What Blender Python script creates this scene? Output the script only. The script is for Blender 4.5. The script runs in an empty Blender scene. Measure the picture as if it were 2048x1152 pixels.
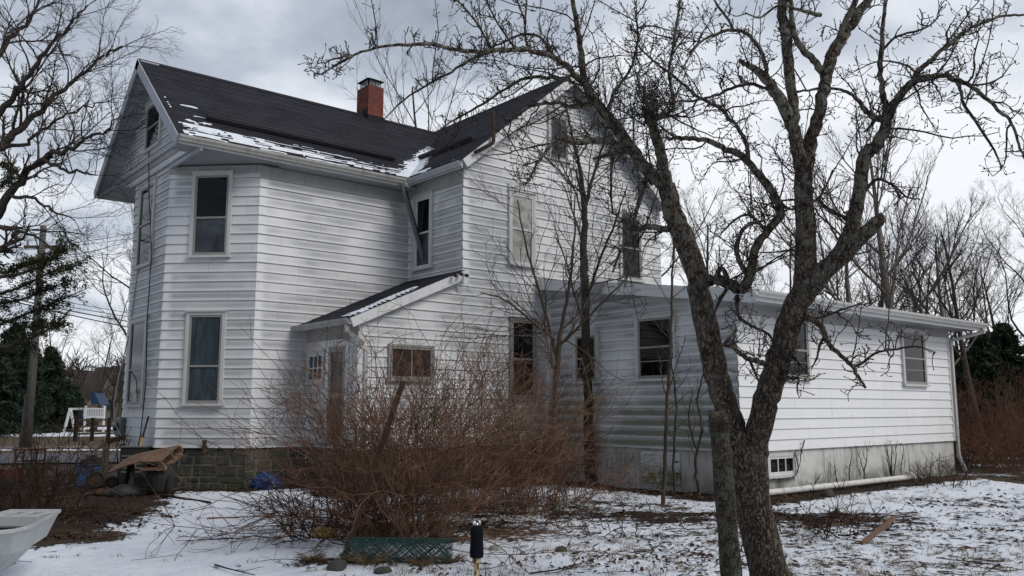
import bpy, math, random
import numpy as np
from mathutils import Vector, Matrix

rng = np.random.default_rng(11)
random.seed(5)
S = bpy.context.scene
COL = S.collection

# ------------------------------------------------------------------ camera
F_PX, HOR, YAW, CAM_H = 1720.0, 816.0, math.radians(50.0), 1.6
PITCH = math.atan((HOR - 576.0) / F_PX)
FWD = np.array([math.cos(YAW) * math.cos(PITCH), math.sin(YAW) * math.cos(PITCH), math.sin(PITCH)])
RGT = np.array([math.sin(YAW), -math.cos(YAW), 0.0])
UPV = np.cross(RGT, FWD)
CAM = np.array([0.0, 0.0, CAM_H])
FH = np.array([math.cos(YAW), math.sin(YAW), 0.0])
cd = bpy.data.cameras.new("camera")
cam = bpy.data.objects.new("camera", cd)
COL.objects.link(cam)
cd.sensor_width = 36.0
cd.lens = 36.0 * F_PX / 2048.0
cd.clip_start, cd.clip_end = 0.1, 3000.0
cam.matrix_world = Matrix(((RGT[0], UPV[0], -FWD[0], CAM[0]), (RGT[1], UPV[1], -FWD[1], CAM[1]), (RGT[2], UPV[2], -FWD[2], CAM[2]), (0, 0, 0, 1)))
S.camera = cam

# ------------------------------------------------------------------ exposure, sky, sun
S.view_settings.view_transform = 'Standard'
S.view_settings.look = 'None'
S.view_settings.exposure = 0.18
S.view_settings.gamma = 1.0
SUN_EL, SUN_AZ = math.radians(42), math.radians(-75)     # azimuth measured from +X towards +Y
W = bpy.data.worlds.new("World")
S.world = W
W.use_nodes = True
wt = W.node_tree
wt.nodes.clear()
def wn(t, **k):
    n = wt.nodes.new(t)
    for a, b in k.items(): setattr(n, a, b)
    return n
def wmath(op, a, b=None, c=None):
    n = wn('ShaderNodeMath', operation=op)
    for i, v in enumerate((a, b, c)):
        if v is None: continue
        if isinstance(v, (int, float)): n.inputs[i].default_value = v
        else: wt.links.new(v, n.inputs[i])
    return n.outputs[0]
tc = wn('ShaderNodeTexCoord')
sky = wn('ShaderNodeTexSky', sky_type='NISHITA', sun_disc=False)
sky.sun_elevation = SUN_EL
sky.sun_rotation = math.pi / 2 - SUN_AZ
sky.air_density, sky.dust_density = 1.0, 2.5
sx = wn('ShaderNodeSeparateXYZ'); wt.links.new(tc.outputs['Generated'], sx.inputs[0])
zz = wmath('ADD', wmath('MAXIMUM', sx.outputs[2], 0.0), 0.22)
cx = wn('ShaderNodeCombineXYZ')
wt.links.new(wmath('DIVIDE', sx.outputs[0], zz), cx.inputs[0])
wt.links.new(wmath('DIVIDE', sx.outputs[1], zz), cx.inputs[1])
n1 = wn('ShaderNodeTexNoise'); n1.inputs['Scale'].default_value = 1.25; n1.inputs['Detail'].default_value = 5; n1.inputs['Roughness'].default_value = 0.5; n1.inputs['Distortion'].default_value = 0.25
n2 = wn('ShaderNodeTexNoise'); n2.inputs['Scale'].default_value = 3.2; n2.inputs['Detail'].default_value = 6; n2.inputs['Roughness'].default_value = 0.55
wt.links.new(cx.outputs[0], n1.inputs['Vector']); wt.links.new(cx.outputs[0], n2.inputs['Vector'])
mixn = wmath('ADD', wmath('MULTIPLY', n1.outputs['Fac'], 0.84), wmath('MULTIPLY', n2.outputs['Fac'], 0.52))
mixn = wmath('SUBTRACT', mixn, 0.19)
# overcast: brighter low down, grey-blue overhead
hz = wmath('MULTIPLY', wmath('SUBTRACT', 0.40, sx.outputs[2]), 0.42)
val = wmath('ADD', wmath('ADD', mixn, hz), wmath('MULTIPLY', wmath('MINIMUM', wmath('SUBTRACT', sx.outputs[0], 0.45), 0.3), 0.22))
cr = wn('ShaderNodeValToRGB')
el = cr.color_ramp.elements
el[0].position, el[0].color = 0.25, (0.30, 0.34, 0.41, 1)
el[1].position, el[1].color = 0.62, (0.84, 0.86, 0.895, 1)
e = el.new(0.40); e.color = (0.45, 0.495, 0.575, 1)
e = el.new(0.50); e.color = (0.67, 0.71, 0.77, 1)
wt.links.new(val, cr.inputs['Fac'])
sc_ = wn('ShaderNodeVectorMath', operation='SCALE'); sc_.inputs['Scale'].default_value = 10.0
wt.links.new(cr.outputs['Color'], sc_.inputs[0])
mx = wn('ShaderNodeMix', data_type='RGBA'); mx.inputs[0].default_value = 0.96
wt.links.new(sky.outputs[0], mx.inputs[6]); wt.links.new(sc_.outputs[0], mx.inputs[7])
bg = wn('ShaderNodeBackground'); bg.inputs['Strength'].default_value = 0.1
wt.links.new(mx.outputs[2], bg.inputs['Color'])
wo = wn('ShaderNodeOutputWorld'); wt.links.new(bg.outputs[0], wo.inputs['Surface'])

sd = bpy.data.lights.new("sun", 'SUN')
sd.energy, sd.angle, sd.color = 1.5, math.radians(25), (1.0, 0.95, 0.89)
sun = bpy.data.objects.new("sun", sd); COL.objects.link(sun)
sdir = Vector((math.cos(SUN_AZ) * math.cos(SUN_EL), math.sin(SUN_AZ) * math.cos(SUN_EL), math.sin(SUN_EL)))
sun.rotation_euler = sdir.to_track_quat('Z', 'Y').to_euler()
sun.location = (0, -20, 30)

# ------------------------------------------------------------------ helpers: where things stand
def ray(px, py): return FWD + RGT * (px - 1024) / F_PX - UPV * (py - 576) / F_PX
def P(px, py, d): return CAM + ray(px, py) * d                       # point at depth d along the view
def PL(px, py, ax, v):                                               # point on an axis plane
    r = ray(px, py); return CAM + r * ((v - CAM[ax]) / r[ax])
def G(px, py, z=0.0): return PL(px, py, 2, z)
def LD(lat, dep, z=0.0): return RGT * lat + FH * dep + np.array([0, 0, z])
def gd(px, d, z=0.0):                                                # ground point under pixel column px at depth d
    lat = (px - 1024) / F_PX * (d * math.cos(PITCH) + (z - CAM_H) * math.sin(PITCH)); return LD(lat, d, z)

# ------------------------------------------------------------------ helpers: objects
def wloc(o):
    v = np.zeros(3)
    while o is not None:
        v += np.array(o.location); o = o.parent
    return v
def tag(o, label=None, cat=None, group=None, kind=None):
    if label: o['label'] = label
    if cat: o['category'] = cat
    if group: o['group'] = group
    if kind: o['kind'] = kind
    return o
def thing(name, loc, label, cat, group=None):
    o = bpy.data.objects.new(name, None); COL.objects.link(o)
    o.location = tuple(float(v) for v in loc); o.empty_display_size = 0.2
    return tag(o, label, cat, group)
def copy_tree(o, loc, rz=0.0, sc=1.0, label=None, parent=None):
    c = o.copy(); COL.objects.link(c)
    if parent is None:
        c.location = tuple(float(v) for v in loc); c.rotation_euler = (0, 0, rz); c.scale = (sc, sc, sc) if not hasattr(sc, '__len__') else sc
        if label: c['label'] = label
    else: c.parent = parent
    for ch in list(o.children): copy_tree(ch, None, parent=c)
    return c

class MB:
    """collects polygons; build() links them as ONE mesh object"""
    def __init__(s): s.v = []; s.f = []; s.uv = []; s.n = 0; s.has_uv = False
    def quad(s, pts, uv=None):
        k = len(pts)
        s.v += [tuple(p) for p in pts]; s.f.append(tuple(range(s.n, s.n + k))); s.n += k
        if uv is not None: s.has_uv = True
        s.uv += list(uv) if uv is not None else [(0, 0)] * k
    def box(s, O, U, V, N, u0, u1, v0, v1, n0, n1):
        O, U, V, N = (np.asarray(a, float) for a in (O, U, V, N))
        c = [O + U * u + V * v + N * n for u in (u0, u1) for v in (v0, v1) for n in (n0, n1)]
        b = s.n; s.v += [tuple(p) for p in c]; s.n += 8; s.uv += [(0, 0)] * 0
        for q in ((0, 1, 3, 2), (4, 6, 7, 5), (0, 4, 5, 1), (2, 3, 7, 6), (0, 2, 6, 4), (1, 5, 7, 3)):
            s.f.append(tuple(b + i for i in q))
    def abox(s, x0, x1, y0, y1, z0, z1): s.box((0, 0, 0), (1, 0, 0), (0, 1, 0), (0, 0, 1), x0, x1, y0, y1, z0, z1)
    def beam(s, p, q, w, h, up=(0, 0, 1)):
        p, q = np.asarray(p, float), np.asarray(q, float); d = q - p; L = np.linalg.norm(d); d = d / L
        up = np.asarray(up, float); a = np.cross(d, up); a /= np.linalg.norm(a); b = np.cross(a, d)
        s.box(p, d, a, b, 0, L, -w / 2, w / 2, -h / 2, h / 2)
    def prism(s, prof, p, q, out, up):
        """profile (out, up) swept from p to q"""
        p, q, out, up = (np.asarray(a, float) for a in (p, q, out, up)); k = len(prof); b = s.n
        for e in (p, q): s.v += [tuple(e + out * a + up * c) for a, c in prof]
        s.n += 2 * k
        for i in range(k): j = (i + 1) % k; s.f.append((b + i, b + j, b + k + j, b + k + i))
        s.f.append(tuple(b + i for i in range(k))[::-1]); s.f.append(tuple(b + k + i for i in range(k)))
    def tube(s, pts, r, k=8, cap=True):
        pts = [np.asarray(p, float) for p in pts]; m = len(pts); rr = r if hasattr(r, '__len__') else [r] * m; b = s.n
        ref = np.array([0.31, 0.17, 0.93]); prev = None
        for i in range(m):
            t = pts[min(i + 1, m - 1)] - pts[max(i - 1, 0)]; t = t / (np.linalg.norm(t) + 1e-9)
            a = np.cross(t, ref) if prev is None else prev - t * np.dot(prev, t)
            if np.linalg.norm(a) < 1e-4: a = np.cross(t, (1, 0, 0.1))
            a = a / np.linalg.norm(a); c = np.cross(t, a); prev = a
            s.v += [tuple(pts[i] + (a * math.cos(2 * math.pi * j / k) + c * math.sin(2 * math.pi * j / k)) * rr[i]) for j in range(k)]
        s.n += m * k
        for i in range(m - 1):
            for j in range(k):
                j2 = (j + 1) % k; s.f.append((b + i * k + j, b + i * k + j2, b + (i + 1) * k + j2, b + (i + 1) * k + j))
        if cap:
            s.f.append(tuple(b + j for j in range(k))[::-1]); s.f.append(tuple(b + (m - 1) * k + j for j in range(k)))
    def build(s, name, mat, parent=None, smooth=False, loc=None, bevel=0.0):
        me = bpy.data.meshes.new(name)
        off = wloc(parent) if parent is not None else (np.asarray(loc, float) if loc is not None else np.zeros(3))
        v = np.array(s.v, float).reshape(-1, 3) - off
        me.from_pydata(v.tolist(), [], s.f)
        if s.has_uv:
            ul = me.uv_layers.new(name="UVMap"); ul.data.foreach_set("uv", np.array(s.uv, float).ravel())
        if smooth: me.polygons.foreach_set("use_smooth", [True] * len(me.polygons))
        me.update()
        o = bpy.data.objects.new(name, me); COL.objects.link(o)
        if parent is not None: o.parent = parent
        elif loc is not None: o.location = tuple(float(a) for a in loc)
        if mat is not None: me.materials.append(mat)
        if bevel > 0:
            b = o.modifiers.new("bevel", 'BEVEL'); b.width = bevel; b.segments = 2; b.limit_method = 'ANGLE'
        return o

def mesh_np(name, co, faces, k, mat, parent=None, loc=None, smooth=False):
    """fast mesh from arrays: co (n,3), faces (m,k)"""
    me = bpy.data.meshes.new(name)
    off = wloc(parent) if parent is not None else (np.asarray(loc, float) if loc is not None else np.zeros(3))
    co = (co - off).astype(np.float32); m = len(faces)
    me.vertices.add(len(co)); me.vertices.foreach_set("co", co.ravel())
    me.loops.add(m * k); me.loops.foreach_set("vertex_index", np.asarray(faces, np.int32).ravel())
    me.polygons.add(m); me.polygons.foreach_set("loop_start", np.arange(0, m * k, k, dtype=np.int32))
    me.update(calc_edges=True)
    if smooth: me.polygons.foreach_set("use_smooth", np.ones(m, bool))
    me.materials.append(mat)
    o = bpy.data.objects.new(name, me); COL.objects.link(o)
    if parent is not None: o.parent = parent
    elif loc is not None: o.location = tuple(float(a) for a in loc)
    return o

class Twigs:
    """many tapered tubes, built in bulk"""
    def __init__(s): s.g = {}
    def add(s, pts, radii, k=3):
        pts = np.asarray(pts, float); s.g.setdefault((len(pts), k), []).append((pts, np.broadcast_to(np.asarray(radii, float), (len(pts),))))
    def arrays(s):
        V, Fq, base = [], [], 0
        for (m, k), items in s.g.items():
            p = np.stack([i[0] for i in items]); r = np.stack([i[1] for i in items]); B = len(items)
            t = np.empty_like(p); t[:, 1:-1] = p[:, 2:] - p[:, :-2]; t[:, 0] = p[:, 1] - p[:, 0]; t[:, -1] = p[:, -1] - p[:, -2]
            t /= np.linalg.norm(t, axis=2, keepdims=True) + 1e-9
            mean = t.mean(1); ref = np.eye(3)[np.argmin(np.abs(mean), axis=1)]
            a = np.cross(t, ref[:, None, :]); a /= np.linalg.norm(a, axis=2, keepdims=True) + 1e-9
            b = np.cross(t, a)
            an = np.arange(k) * 2 * np.pi / k
            ring = p[:, :, None, :] + (a[:, :, None, :] * np.cos(an)[None, None, :, None] + b[:, :, None, :] * np.sin(an)[None, None, :, None]) * r[:, :, None, None]
            V.append(ring.reshape(-1, 3))
            idx = np.arange(B * m * k).reshape(B, m, k) + base; nx = np.roll(idx, -1, axis=2)
            q = np.stack([idx[:, :-1], nx[:, :-1], nx[:, 1:], idx[:, 1:]], axis=-1).reshape(-1, 4); Fq.append(q)
            base += B * m * k
        return np.concatenate(V), np.concatenate(Fq)
    def build(s, name, mat, parent=None, loc=None):
        v, f = s.arrays(); return mesh_np(name, v, f, 4, mat, parent, loc, smooth=True)

# ------------------------------------------------------------------ helpers: materials
def mat(name, build=None, base=(0.5, 0.5, 0.5), rough=0.7, spec=0.3, metal=0.0):
    m = bpy.data.materials.new(name); m.use_nodes = True
    nt = m.node_tree; b = nt.nodes['Principled BSDF']
    b.inputs['Base Color'].default_value = (*base, 1); b.inputs['Roughness'].default_value = rough
    b.inputs['Specular IOR Level'].default_value = spec; b.inputs['Metallic'].default_value = metal
    if build: build(NT(nt, b))
    return m
class NT:
    def __init__(s, nt, b): s.nt, s.b = nt, b
    def n(s, t, **k):
        x = s.nt.nodes.new(t)
        for a, v in k.items(): setattr(x, a, v)
        return x
    def set(s, sock, v):
        if hasattr(v, 'is_linked') or hasattr(v, 'links'): s.nt.links.new(v, sock)
        elif isinstance(v, tuple) and len(v) == 3 and sock.type == 'RGBA': sock.default_value = (*v, 1)
        else: sock.default_value = v
    def m(s, op, a, b=None, c=None, clamp=False):
        x = s.n('ShaderNodeMath', operation=op, use_clamp=clamp)
        for i, v in enumerate((a, b, c)):
            if v is not None: s.set(x.inputs[i], v)
        return x.outputs[0]
    def pos(s): return s.n('ShaderNodeNewGeometry').outputs['Position']
    def obj(s): return s.n('ShaderNodeTexCoord').outputs['Object']
    def uv(s): return s.n('ShaderNodeTexCoord').outputs['UV']
    def xyz(s, v):
        x = s.n('ShaderNodeSeparateXYZ'); s.set(x.inputs[0], v); return x.outputs
    def scale(s, v, sc, off=(0, 0, 0)):
        x = s.n('ShaderNodeMapping'); s.set(x.inputs['Vector'], v); x.inputs['Scale'].default_value = sc; x.inputs['Location'].default_value = off; return x.outputs[0]
    def noise(s, v, sc, det=4, rough=0.55, dist=0.0, col=False):
        x = s.n('ShaderNodeTexNoise'); s.set(x.inputs['Vector'], v); x.inputs['Scale'].default_value = sc; x.inputs['Detail'].default_value = det
        x.inputs['Roughness'].default_value = rough; x.inputs['Distortion'].default_value = dist; return x.outputs['Color' if col else 'Fac']
    def ss(s, v, a, b):
        x = s.n('ShaderNodeMapRange', interpolation_type='SMOOTHSTEP'); s.set(x.inputs[0], v); s.set(x.inputs[1], a); s.set(x.inputs[2], b); return x.outputs[0]
    def ramp(s, v, stops):
        x = s.n('ShaderNodeValToRGB'); s.set(x.inputs[0], v); e = x.color_ramp.elements
        while len(e) < len(stops): e.new(0.5)
        for i, (p, c) in enumerate(stops): e[i].position = p; e[i].color = (*c, 1)
        return x.outputs[0]
    def mix(s, f, a, b, mode='MIX'):
        x = s.n('ShaderNodeMix', data_type='RGBA', blend_type=mode); s.set(x.inputs[0], f); s.set(x.inputs[6], a); s.set(x.inputs[7], b); return x.outputs[2]
    def bump(s, h, st=0.5, dist=0.02):
        x = s.n('ShaderNodeBump'); s.set(x.inputs['Height'], h); x.inputs['Strength'].default_value = st; x.inputs['Distance'].default_value = dist
        s.nt.links.new(x.outputs[0], s.b.inputs['Normal'])
    def color(s, c): s.set(s.b.inputs['Base Color'], c)
    def rough(s, c): s.set(s.b.inputs['Roughness'], c)
    def attr(s, name): return s.n('ShaderNodeAttribute', attribute_name=name).outputs['Fac']
# ------------------------------------------------------------------ materials
def siding_mat(name, grime, algae=0.0, lo=0.36, tone=1.0, z0=0.79, ex=0.203):
    def f(t):
        p = t.pos(); x, y, z = t.xyz(p)[:3]
        kf = t.m('DIVIDE', t.m('SUBTRACT', z, z0), ex); course = t.m('FRACT', kf)
        band = t.m('MULTIPLY', t.ss(course, 0.10, 0.42), t.m('SUBTRACT', 1.0, t.ss(course, 0.55, 1.0)))
        n_big = t.noise(t.scale(p, (0.42, 0.42, 0.55)), 1.0, 3, 0.55)
        rowv = t.n('ShaderNodeCombineXYZ'); t.set(rowv.inputs[0], t.m('MULTIPLY', t.m('ADD', x, t.m('MULTIPLY', y, 1.3)), 0.75)); t.set(rowv.inputs[1], t.m('MULTIPLY', t.m('FLOOR', kf), 7.31))
        n_row = t.noise(rowv.outputs[0], 1.0, 3, 0.55)
        n_str = t.noise(t.scale(p, (2.4, 2.4, 9.0)), 1.0, 4, 0.5)
        mask = t.m('MULTIPLY', t.ss(n_big, lo, lo + 0.24), t.ss(n_row, lo - 0.13, lo + 0.24))
        mask = t.m('MULTIPLY', mask, t.m('ADD', t.m('MULTIPLY', band, 0.72), 0.28))
        mask = t.m('MULTIPLY', mask, t.m('ADD', 0.72, t.m('MULTIPLY', n_str, 0.5)))
        u = t.xyz(t.uv())
        edge = t.ss(u[0], 0.08, 0.24)
        mask = t.m('MULTIPLY', mask, t.m('ADD', 0.12, t.m('MULTIPLY', edge, 0.88)))
        paint = t.mix(t.noise(p, 1.7, 3), (0.73, 0.735, 0.73), (0.795, 0.80, 0.795))
        paint = t.mix(1.0, paint, (tone, tone, tone * 1.01), 'MULTIPLY')
        row = t.m('FLOOR', kf); jt = t.m('FRACT', t.m('DIVIDE', t.m('ADD', u[0], t.m('MULTIPLY', row, 1.37)), 3.66))
        c = t.mix(t.m('MULTIPLY', mask, grime, clamp=True), paint, (0.275, 0.29, 0.295))
        drip = t.m('MULTIPLY', t.ss(t.noise(t.scale(p, (6.5, 6.5, 0.8)), 1.0, 4, 0.6), 0.56, 0.80), 0.24)
        c = t.mix(drip, c, (0.37, 0.355, 0.31))
        if algae > 0:
            low = t.m('SUBTRACT', 1.0, t.ss(z, 1.45, 2.15))
            am = t.m('MULTIPLY', t.m('MULTIPLY', low, t.ss(n_big, 0.30, 0.54)), t.m('ADD', t.m('MULTIPLY', band, 0.7), 0.3))
            am = t.m('MULTIPLY', am, t.m('ADD', 0.5, t.m('MULTIPLY', n_str, 1.0)))
            c = t.mix(t.m('MULTIPLY', am, algae, clamp=True), c, (0.15, 0.17, 0.13))
        c = t.mix(t.m('MULTIPLY', t.m('LESS_THAN', jt, 0.0022), 0.55), c, (0.12, 0.12, 0.12))
        c = t.mix(t.m('LESS_THAN', u[1], -50.0), c, (0.055, 0.052, 0.05))      # shadow line under each board's lip, painted as dark colour
        t.color(c)
        t.bump(t.noise(t.scale(p, (1.2, 1.2, 5)), 3.0, 4), 0.22, 0.02)
    return mat(name, f, rough=0.5, spec=0.35)
M = {}
M['siding'] = siding_mat('white aluminium siding', 0.85, lo=0.33, tone=0.95)
M['siding_bay'] = siding_mat('bay siding with mildew', 0.84, lo=0.32, tone=0.94)
M['siding_gable'] = siding_mat('gable end siding with mildew', 0.85, lo=0.27, tone=0.88)
M['siding_wing'] = siding_mat('mildewed wing siding', 1.0, algae=1.2, lo=0.25, tone=0.93)
M['siding_wing_clean'] = siding_mat('bright wing siding', 0.10)
def _paint(base, vary=0.12, dirt=0.25, dcol=(0.25, 0.24, 0.22)):
    def f(t):
        p = t.pos(); n = t.noise(p, 2.3, 5, 0.65); s = t.noise(t.scale(p, (9, 9, 1.2)), 1.0, 4)
        c = t.mix(t.m('MULTIPLY', t.ss(n, 0.4, 0.7), vary), base, tuple(v * 0.7 for v in base))
        t.color(t.mix(t.m('MULTIPLY', t.ss(s, 0.5, 0.75), dirt), c, dcol))
    return f
M['trim'] = mat('white trim paint', _paint((0.66, 0.665, 0.66)), rough=0.5)
M['casing'] = mat('dull grey white window casing', _paint((0.54, 0.54, 0.525), 0.2, 0.3), rough=0.55)
M['frieze'] = mat('dark grey frieze paint', _paint((0.36, 0.355, 0.345), 0.5, 0.45, (0.20, 0.19, 0.175)), rough=0.7)  # dark grey base with random darker streaks
M['fascia'] = mat('greyed rake paint', _paint((0.40, 0.415, 0.445), 0.35, 0.3), rough=0.6)
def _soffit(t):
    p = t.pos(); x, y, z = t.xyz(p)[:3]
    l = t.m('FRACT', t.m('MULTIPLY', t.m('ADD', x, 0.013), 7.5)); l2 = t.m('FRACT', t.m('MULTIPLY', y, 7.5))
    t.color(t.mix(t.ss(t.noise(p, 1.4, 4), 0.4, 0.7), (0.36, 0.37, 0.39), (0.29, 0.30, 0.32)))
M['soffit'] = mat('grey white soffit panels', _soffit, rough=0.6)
M['alum'] = mat('weathered grey gutter metal', _paint((0.36, 0.355, 0.34), 0.5, 0.5, (0.12, 0.115, 0.10)), rough=0.5, spec=0.4)
M['alum_white'] = mat('white gutter metal', _paint((0.46, 0.46, 0.45), 0.3, 0.35), rough=0.45, spec=0.4)
M['sash'] = mat('beige grey storm frame', _paint((0.27, 0.265, 0.25), 0.3, 0.2), rough=0.45, spec=0.4)
M['sash_white'] = mat('white window sash', _paint((0.62, 0.63, 0.63), 0.3, 0.3), rough=0.5)
def _glass(tint, rough=0.015):
    def f(t):
        p = t.pos(); t.color(t.mix(t.ss(t.noise(p, 2.0, 4), 0.42, 0.7), tint, tuple(v * 2.2 + 0.002 for v in tint)))
        t.rough(t.m('ADD', rough, t.m('MULTIPLY', t.noise(p, 5.0, 3), 0.03)))
        t.bump(t.noise(p, 1.6, 2), 0.05, 0.02)
    return f
M['glass_dark'] = mat('dark window glass', _glass((0.003, 0.0035, 0.004)), spec=0.28)
M['glass_grey'] = mat('dusty window glass', _glass((0.030, 0.036, 0.042), 0.05), spec=0.45)
def _curtain(t):
    p = t.pos(); u = t.xyz(t.uv())
    w = t.noise(t.scale(p, (7, 7, 1.1)), 1.0, 4, 0.5, 1.6)  # vertical fold shading painted into the colour of a flat pane
    t.color(t.ramp(w, [(0.3, (0.020, 0.030, 0.038)), (0.52, (0.034, 0.050, 0.061)), (0.7, (0.060, 0.082, 0.094))]))
M['curtain'] = mat('teal blue curtain', _curtain, rough=0.8)
def _shade(t):
    p = t.pos(); t.color(t.mix(t.ss(t.noise(t.scale(p, (2, 2, 5)), 1.2, 4), 0.42, 0.62), (0.40, 0.395, 0.365), (0.27, 0.265, 0.24)))
M['shade'] = mat('pale window blind', _shade, rough=0.7)
M['rusty_screen'] = mat('rusty dark window screen', lambda t: t.color(t.mix(t.ss(t.noise(t.pos(), 3.5, 5), 0.42, 0.66), (0.014, 0.010, 0.009), (0.075, 0.034, 0.02))), rough=0.6)
def _shingle(t):
    u = t.uv(); ux = t.xyz(u)
    br = t.n('ShaderNodeTexBrick'); t.set(br.inputs['Vector'], u)
    br.inputs['Scale'].default_value = 1.0; br.inputs['Brick Width'].default_value = 0.30; br.inputs['Row Height'].default_value = 0.13
    br.inputs['Mortar Size'].default_value = 0.005; br.inputs['Color1'].default_value = (0.016, 0.016, 0.021, 1); br.inputs['Color2'].default_value = (0.029, 0.029, 0.036, 1); br.inputs['Mortar'].default_value = (0.010, 0.010, 0.011, 1)
    c = t.mix(t.ss(t.noise(u, 1.1, 5, 0.65), 0.35, 0.7), br.outputs['Color'], (0.036, 0.036, 0.046))
    c = t.mix(t.m('MULTIPLY', t.noise(u, 90, 2), 0.45), c, (0.018, 0.018, 0.02))
    moss = t.m('MULTIPLY', t.ss(t.noise(u, 5.0, 5, 0.7), 0.62, 0.74), 0.35)
    t.color(t.mix(moss, c, (0.10, 0.10, 0.085)))
    t.bump(t.noise(u, 120, 2), 0.3, 0.004)
M['shingle'] = mat('dark asphalt shingle', _shingle, rough=0.85, spec=0.2)
def _snow(t):
    p = t.pos(); t.color(t.mix(t.ss(t.noise(p, 3.0, 4), 0.4, 0.7), (0.78, 0.81, 0.86), (0.70, 0.74, 0.80)))
    t.bump(t.noise(p, 22, 4), 0.4, 0.02)
M['snow'] = mat('settled snow', _snow, rough=0.75, spec=0.2)
def _brick(t):
    p = t.pos(); x = t.xyz(p); cb = t.n('ShaderNodeCombineXYZ'); t.set(cb.inputs[0], t.m('ADD', x[0], x[1])); t.set(cb.inputs[1], x[2])
    br = t.n('ShaderNodeTexBrick'); t.set(br.inputs['Vector'], cb.outputs[0]); br.inputs['Scale'].default_value = 1.0
    br.inputs['Brick Width'].default_value = 0.21; br.inputs['Row Height'].default_value = 0.071; br.inputs['Mortar Size'].default_value = 0.006
    br.inputs['Color1'].default_value = (0.24, 0.062, 0.040, 1); br.inputs['Color2'].default_value = (0.15, 0.042, 0.03, 1); br.inputs['Mortar'].default_value = (0.05, 0.03, 0.027, 1)
    t.color(t.mix(t.m('MULTIPLY', t.ss(t.noise(p, 3, 5), 0.45, 0.7), 0.55), br.outputs['Color'], (0.075, 0.032, 0.027)))
    t.bump(br.outputs['Fac'], -0.4, 0.01)
M['brick'] = mat('red chimney brick', _brick, rough=0.85)
M['black'] = mat('matte black metal', lambda t: t.color(t.mix(t.noise(t.pos(), 4, 4), (0.010, 0.010, 0.011), (0.035, 0.034, 0.033))), rough=0.6)
M['blacktar'] = mat('black roof tar', None, (0.012, 0.012, 0.014), 0.8)
def _rust(t):
    p = t.pos(); n = t.noise(p, 9, 5, 0.65); t.color(t.ramp(n, [(0.3, (0.018, 0.012, 0.009)), (0.55, (0.05, 0.027, 0.017)), (0.75, (0.10, 0.055, 0.032))])); t.bump(n, 0.4, 0.006)
M['rust'] = mat('dark rusty iron', _rust, rough=0.85)
M['galv'] = mat('galvanised cage metal', None, (0.36, 0.37, 0.39), 0.4, 0.5, 0.4)
def _stone(t):
    p = t.pos(); i = t.n('ShaderNodeNewGeometry').outputs['Random Per Island']
    c = t.ramp(i, [(0.0, (0.030, 0.032, 0.032)), (0.4, (0.052, 0.055, 0.050)), (0.7, (0.045, 0.055, 0.036)), (1.0, (0.085, 0.082, 0.072))])
    n = t.noise(p, 6, 6, 0.65); c = t.mix(t.ss(n, 0.4, 0.75), c, (0.10, 0.10, 0.088))
    z = t.xyz(p)[2]; moss = t.m('MULTIPLY', t.m('SUBTRACT', 1.0, t.ss(z, 0.15, 0.6)), t.ss(t.noise(p, 2.2, 4), 0.42, 0.6))
    t.color(t.mix(t.m('MULTIPLY', moss, 0.6), c, (0.045, 0.062, 0.025))); t.bump(n, 0.6, 0.03)
M['stone'] = mat('dark mossy foundation stone', _stone, rough=0.9)
M['mortar'] = mat('stained mortar', lambda t: t.color(t.mix(t.noise(t.pos(), 5, 5), (0.10, 0.095, 0.078), (0.22, 0.205, 0.17))), rough=0.95)
def _conc(t):
    p = t.pos(); z = t.xyz(p)[2]; n = t.noise(p, 1.6, 6, 0.6)
    c = t.mix(t.ss(n, 0.35, 0.7), (0.60, 0.60, 0.58), (0.44, 0.435, 0.41))
    st = t.ss(t.noise(t.scale(p, (13, 13, 1.1)), 1.0, 5, 0.7), 0.50, 0.72)
    c = t.mix(t.m('MULTIPLY', t.m('MULTIPLY', st, t.ss(n, 0.28, 0.5)), 0.85), c, (0.055, 0.052, 0.045))
    lo = t.m('MULTIPLY', t.m('SUBTRACT', 1.0, t.ss(z, 0.0, 0.5)), t.ss(t.noise(p, 3.5, 4), 0.3, 0.6))
    c = t.mix(t.m('MULTIPLY', lo, 0.75), c, (0.085, 0.09, 0.06))
    t.color(c); t.bump(t.noise(p, 30, 4), 0.3, 0.01)
M['concrete'] = mat('stained pale stucco foundation', _conc, rough=0.9)
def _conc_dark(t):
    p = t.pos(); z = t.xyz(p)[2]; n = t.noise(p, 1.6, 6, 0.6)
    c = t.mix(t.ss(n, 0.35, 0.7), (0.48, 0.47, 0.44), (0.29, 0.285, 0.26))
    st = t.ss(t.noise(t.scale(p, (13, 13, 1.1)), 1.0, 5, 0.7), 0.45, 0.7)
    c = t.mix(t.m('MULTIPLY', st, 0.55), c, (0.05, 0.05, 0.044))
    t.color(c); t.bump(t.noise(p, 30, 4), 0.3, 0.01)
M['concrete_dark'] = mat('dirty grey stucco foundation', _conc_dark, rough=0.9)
def _cdoor(t):
    p = t.pos(); z = t.xyz(p)[2]
    g = t.m('MULTIPLY', t.m('SUBTRACT', 1.0, t.ss(z, 0.25, 0.55)), t.ss(t.noise(p, 4, 4), 0.3, 0.55))
    t.color(t.mix(g, (0.50, 0.51, 0.52), (0.12, 0.135, 0.055)))
M['cellar_door'] = mat('mossy white cellar door paint', _cdoor, rough=0.7)
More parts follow.
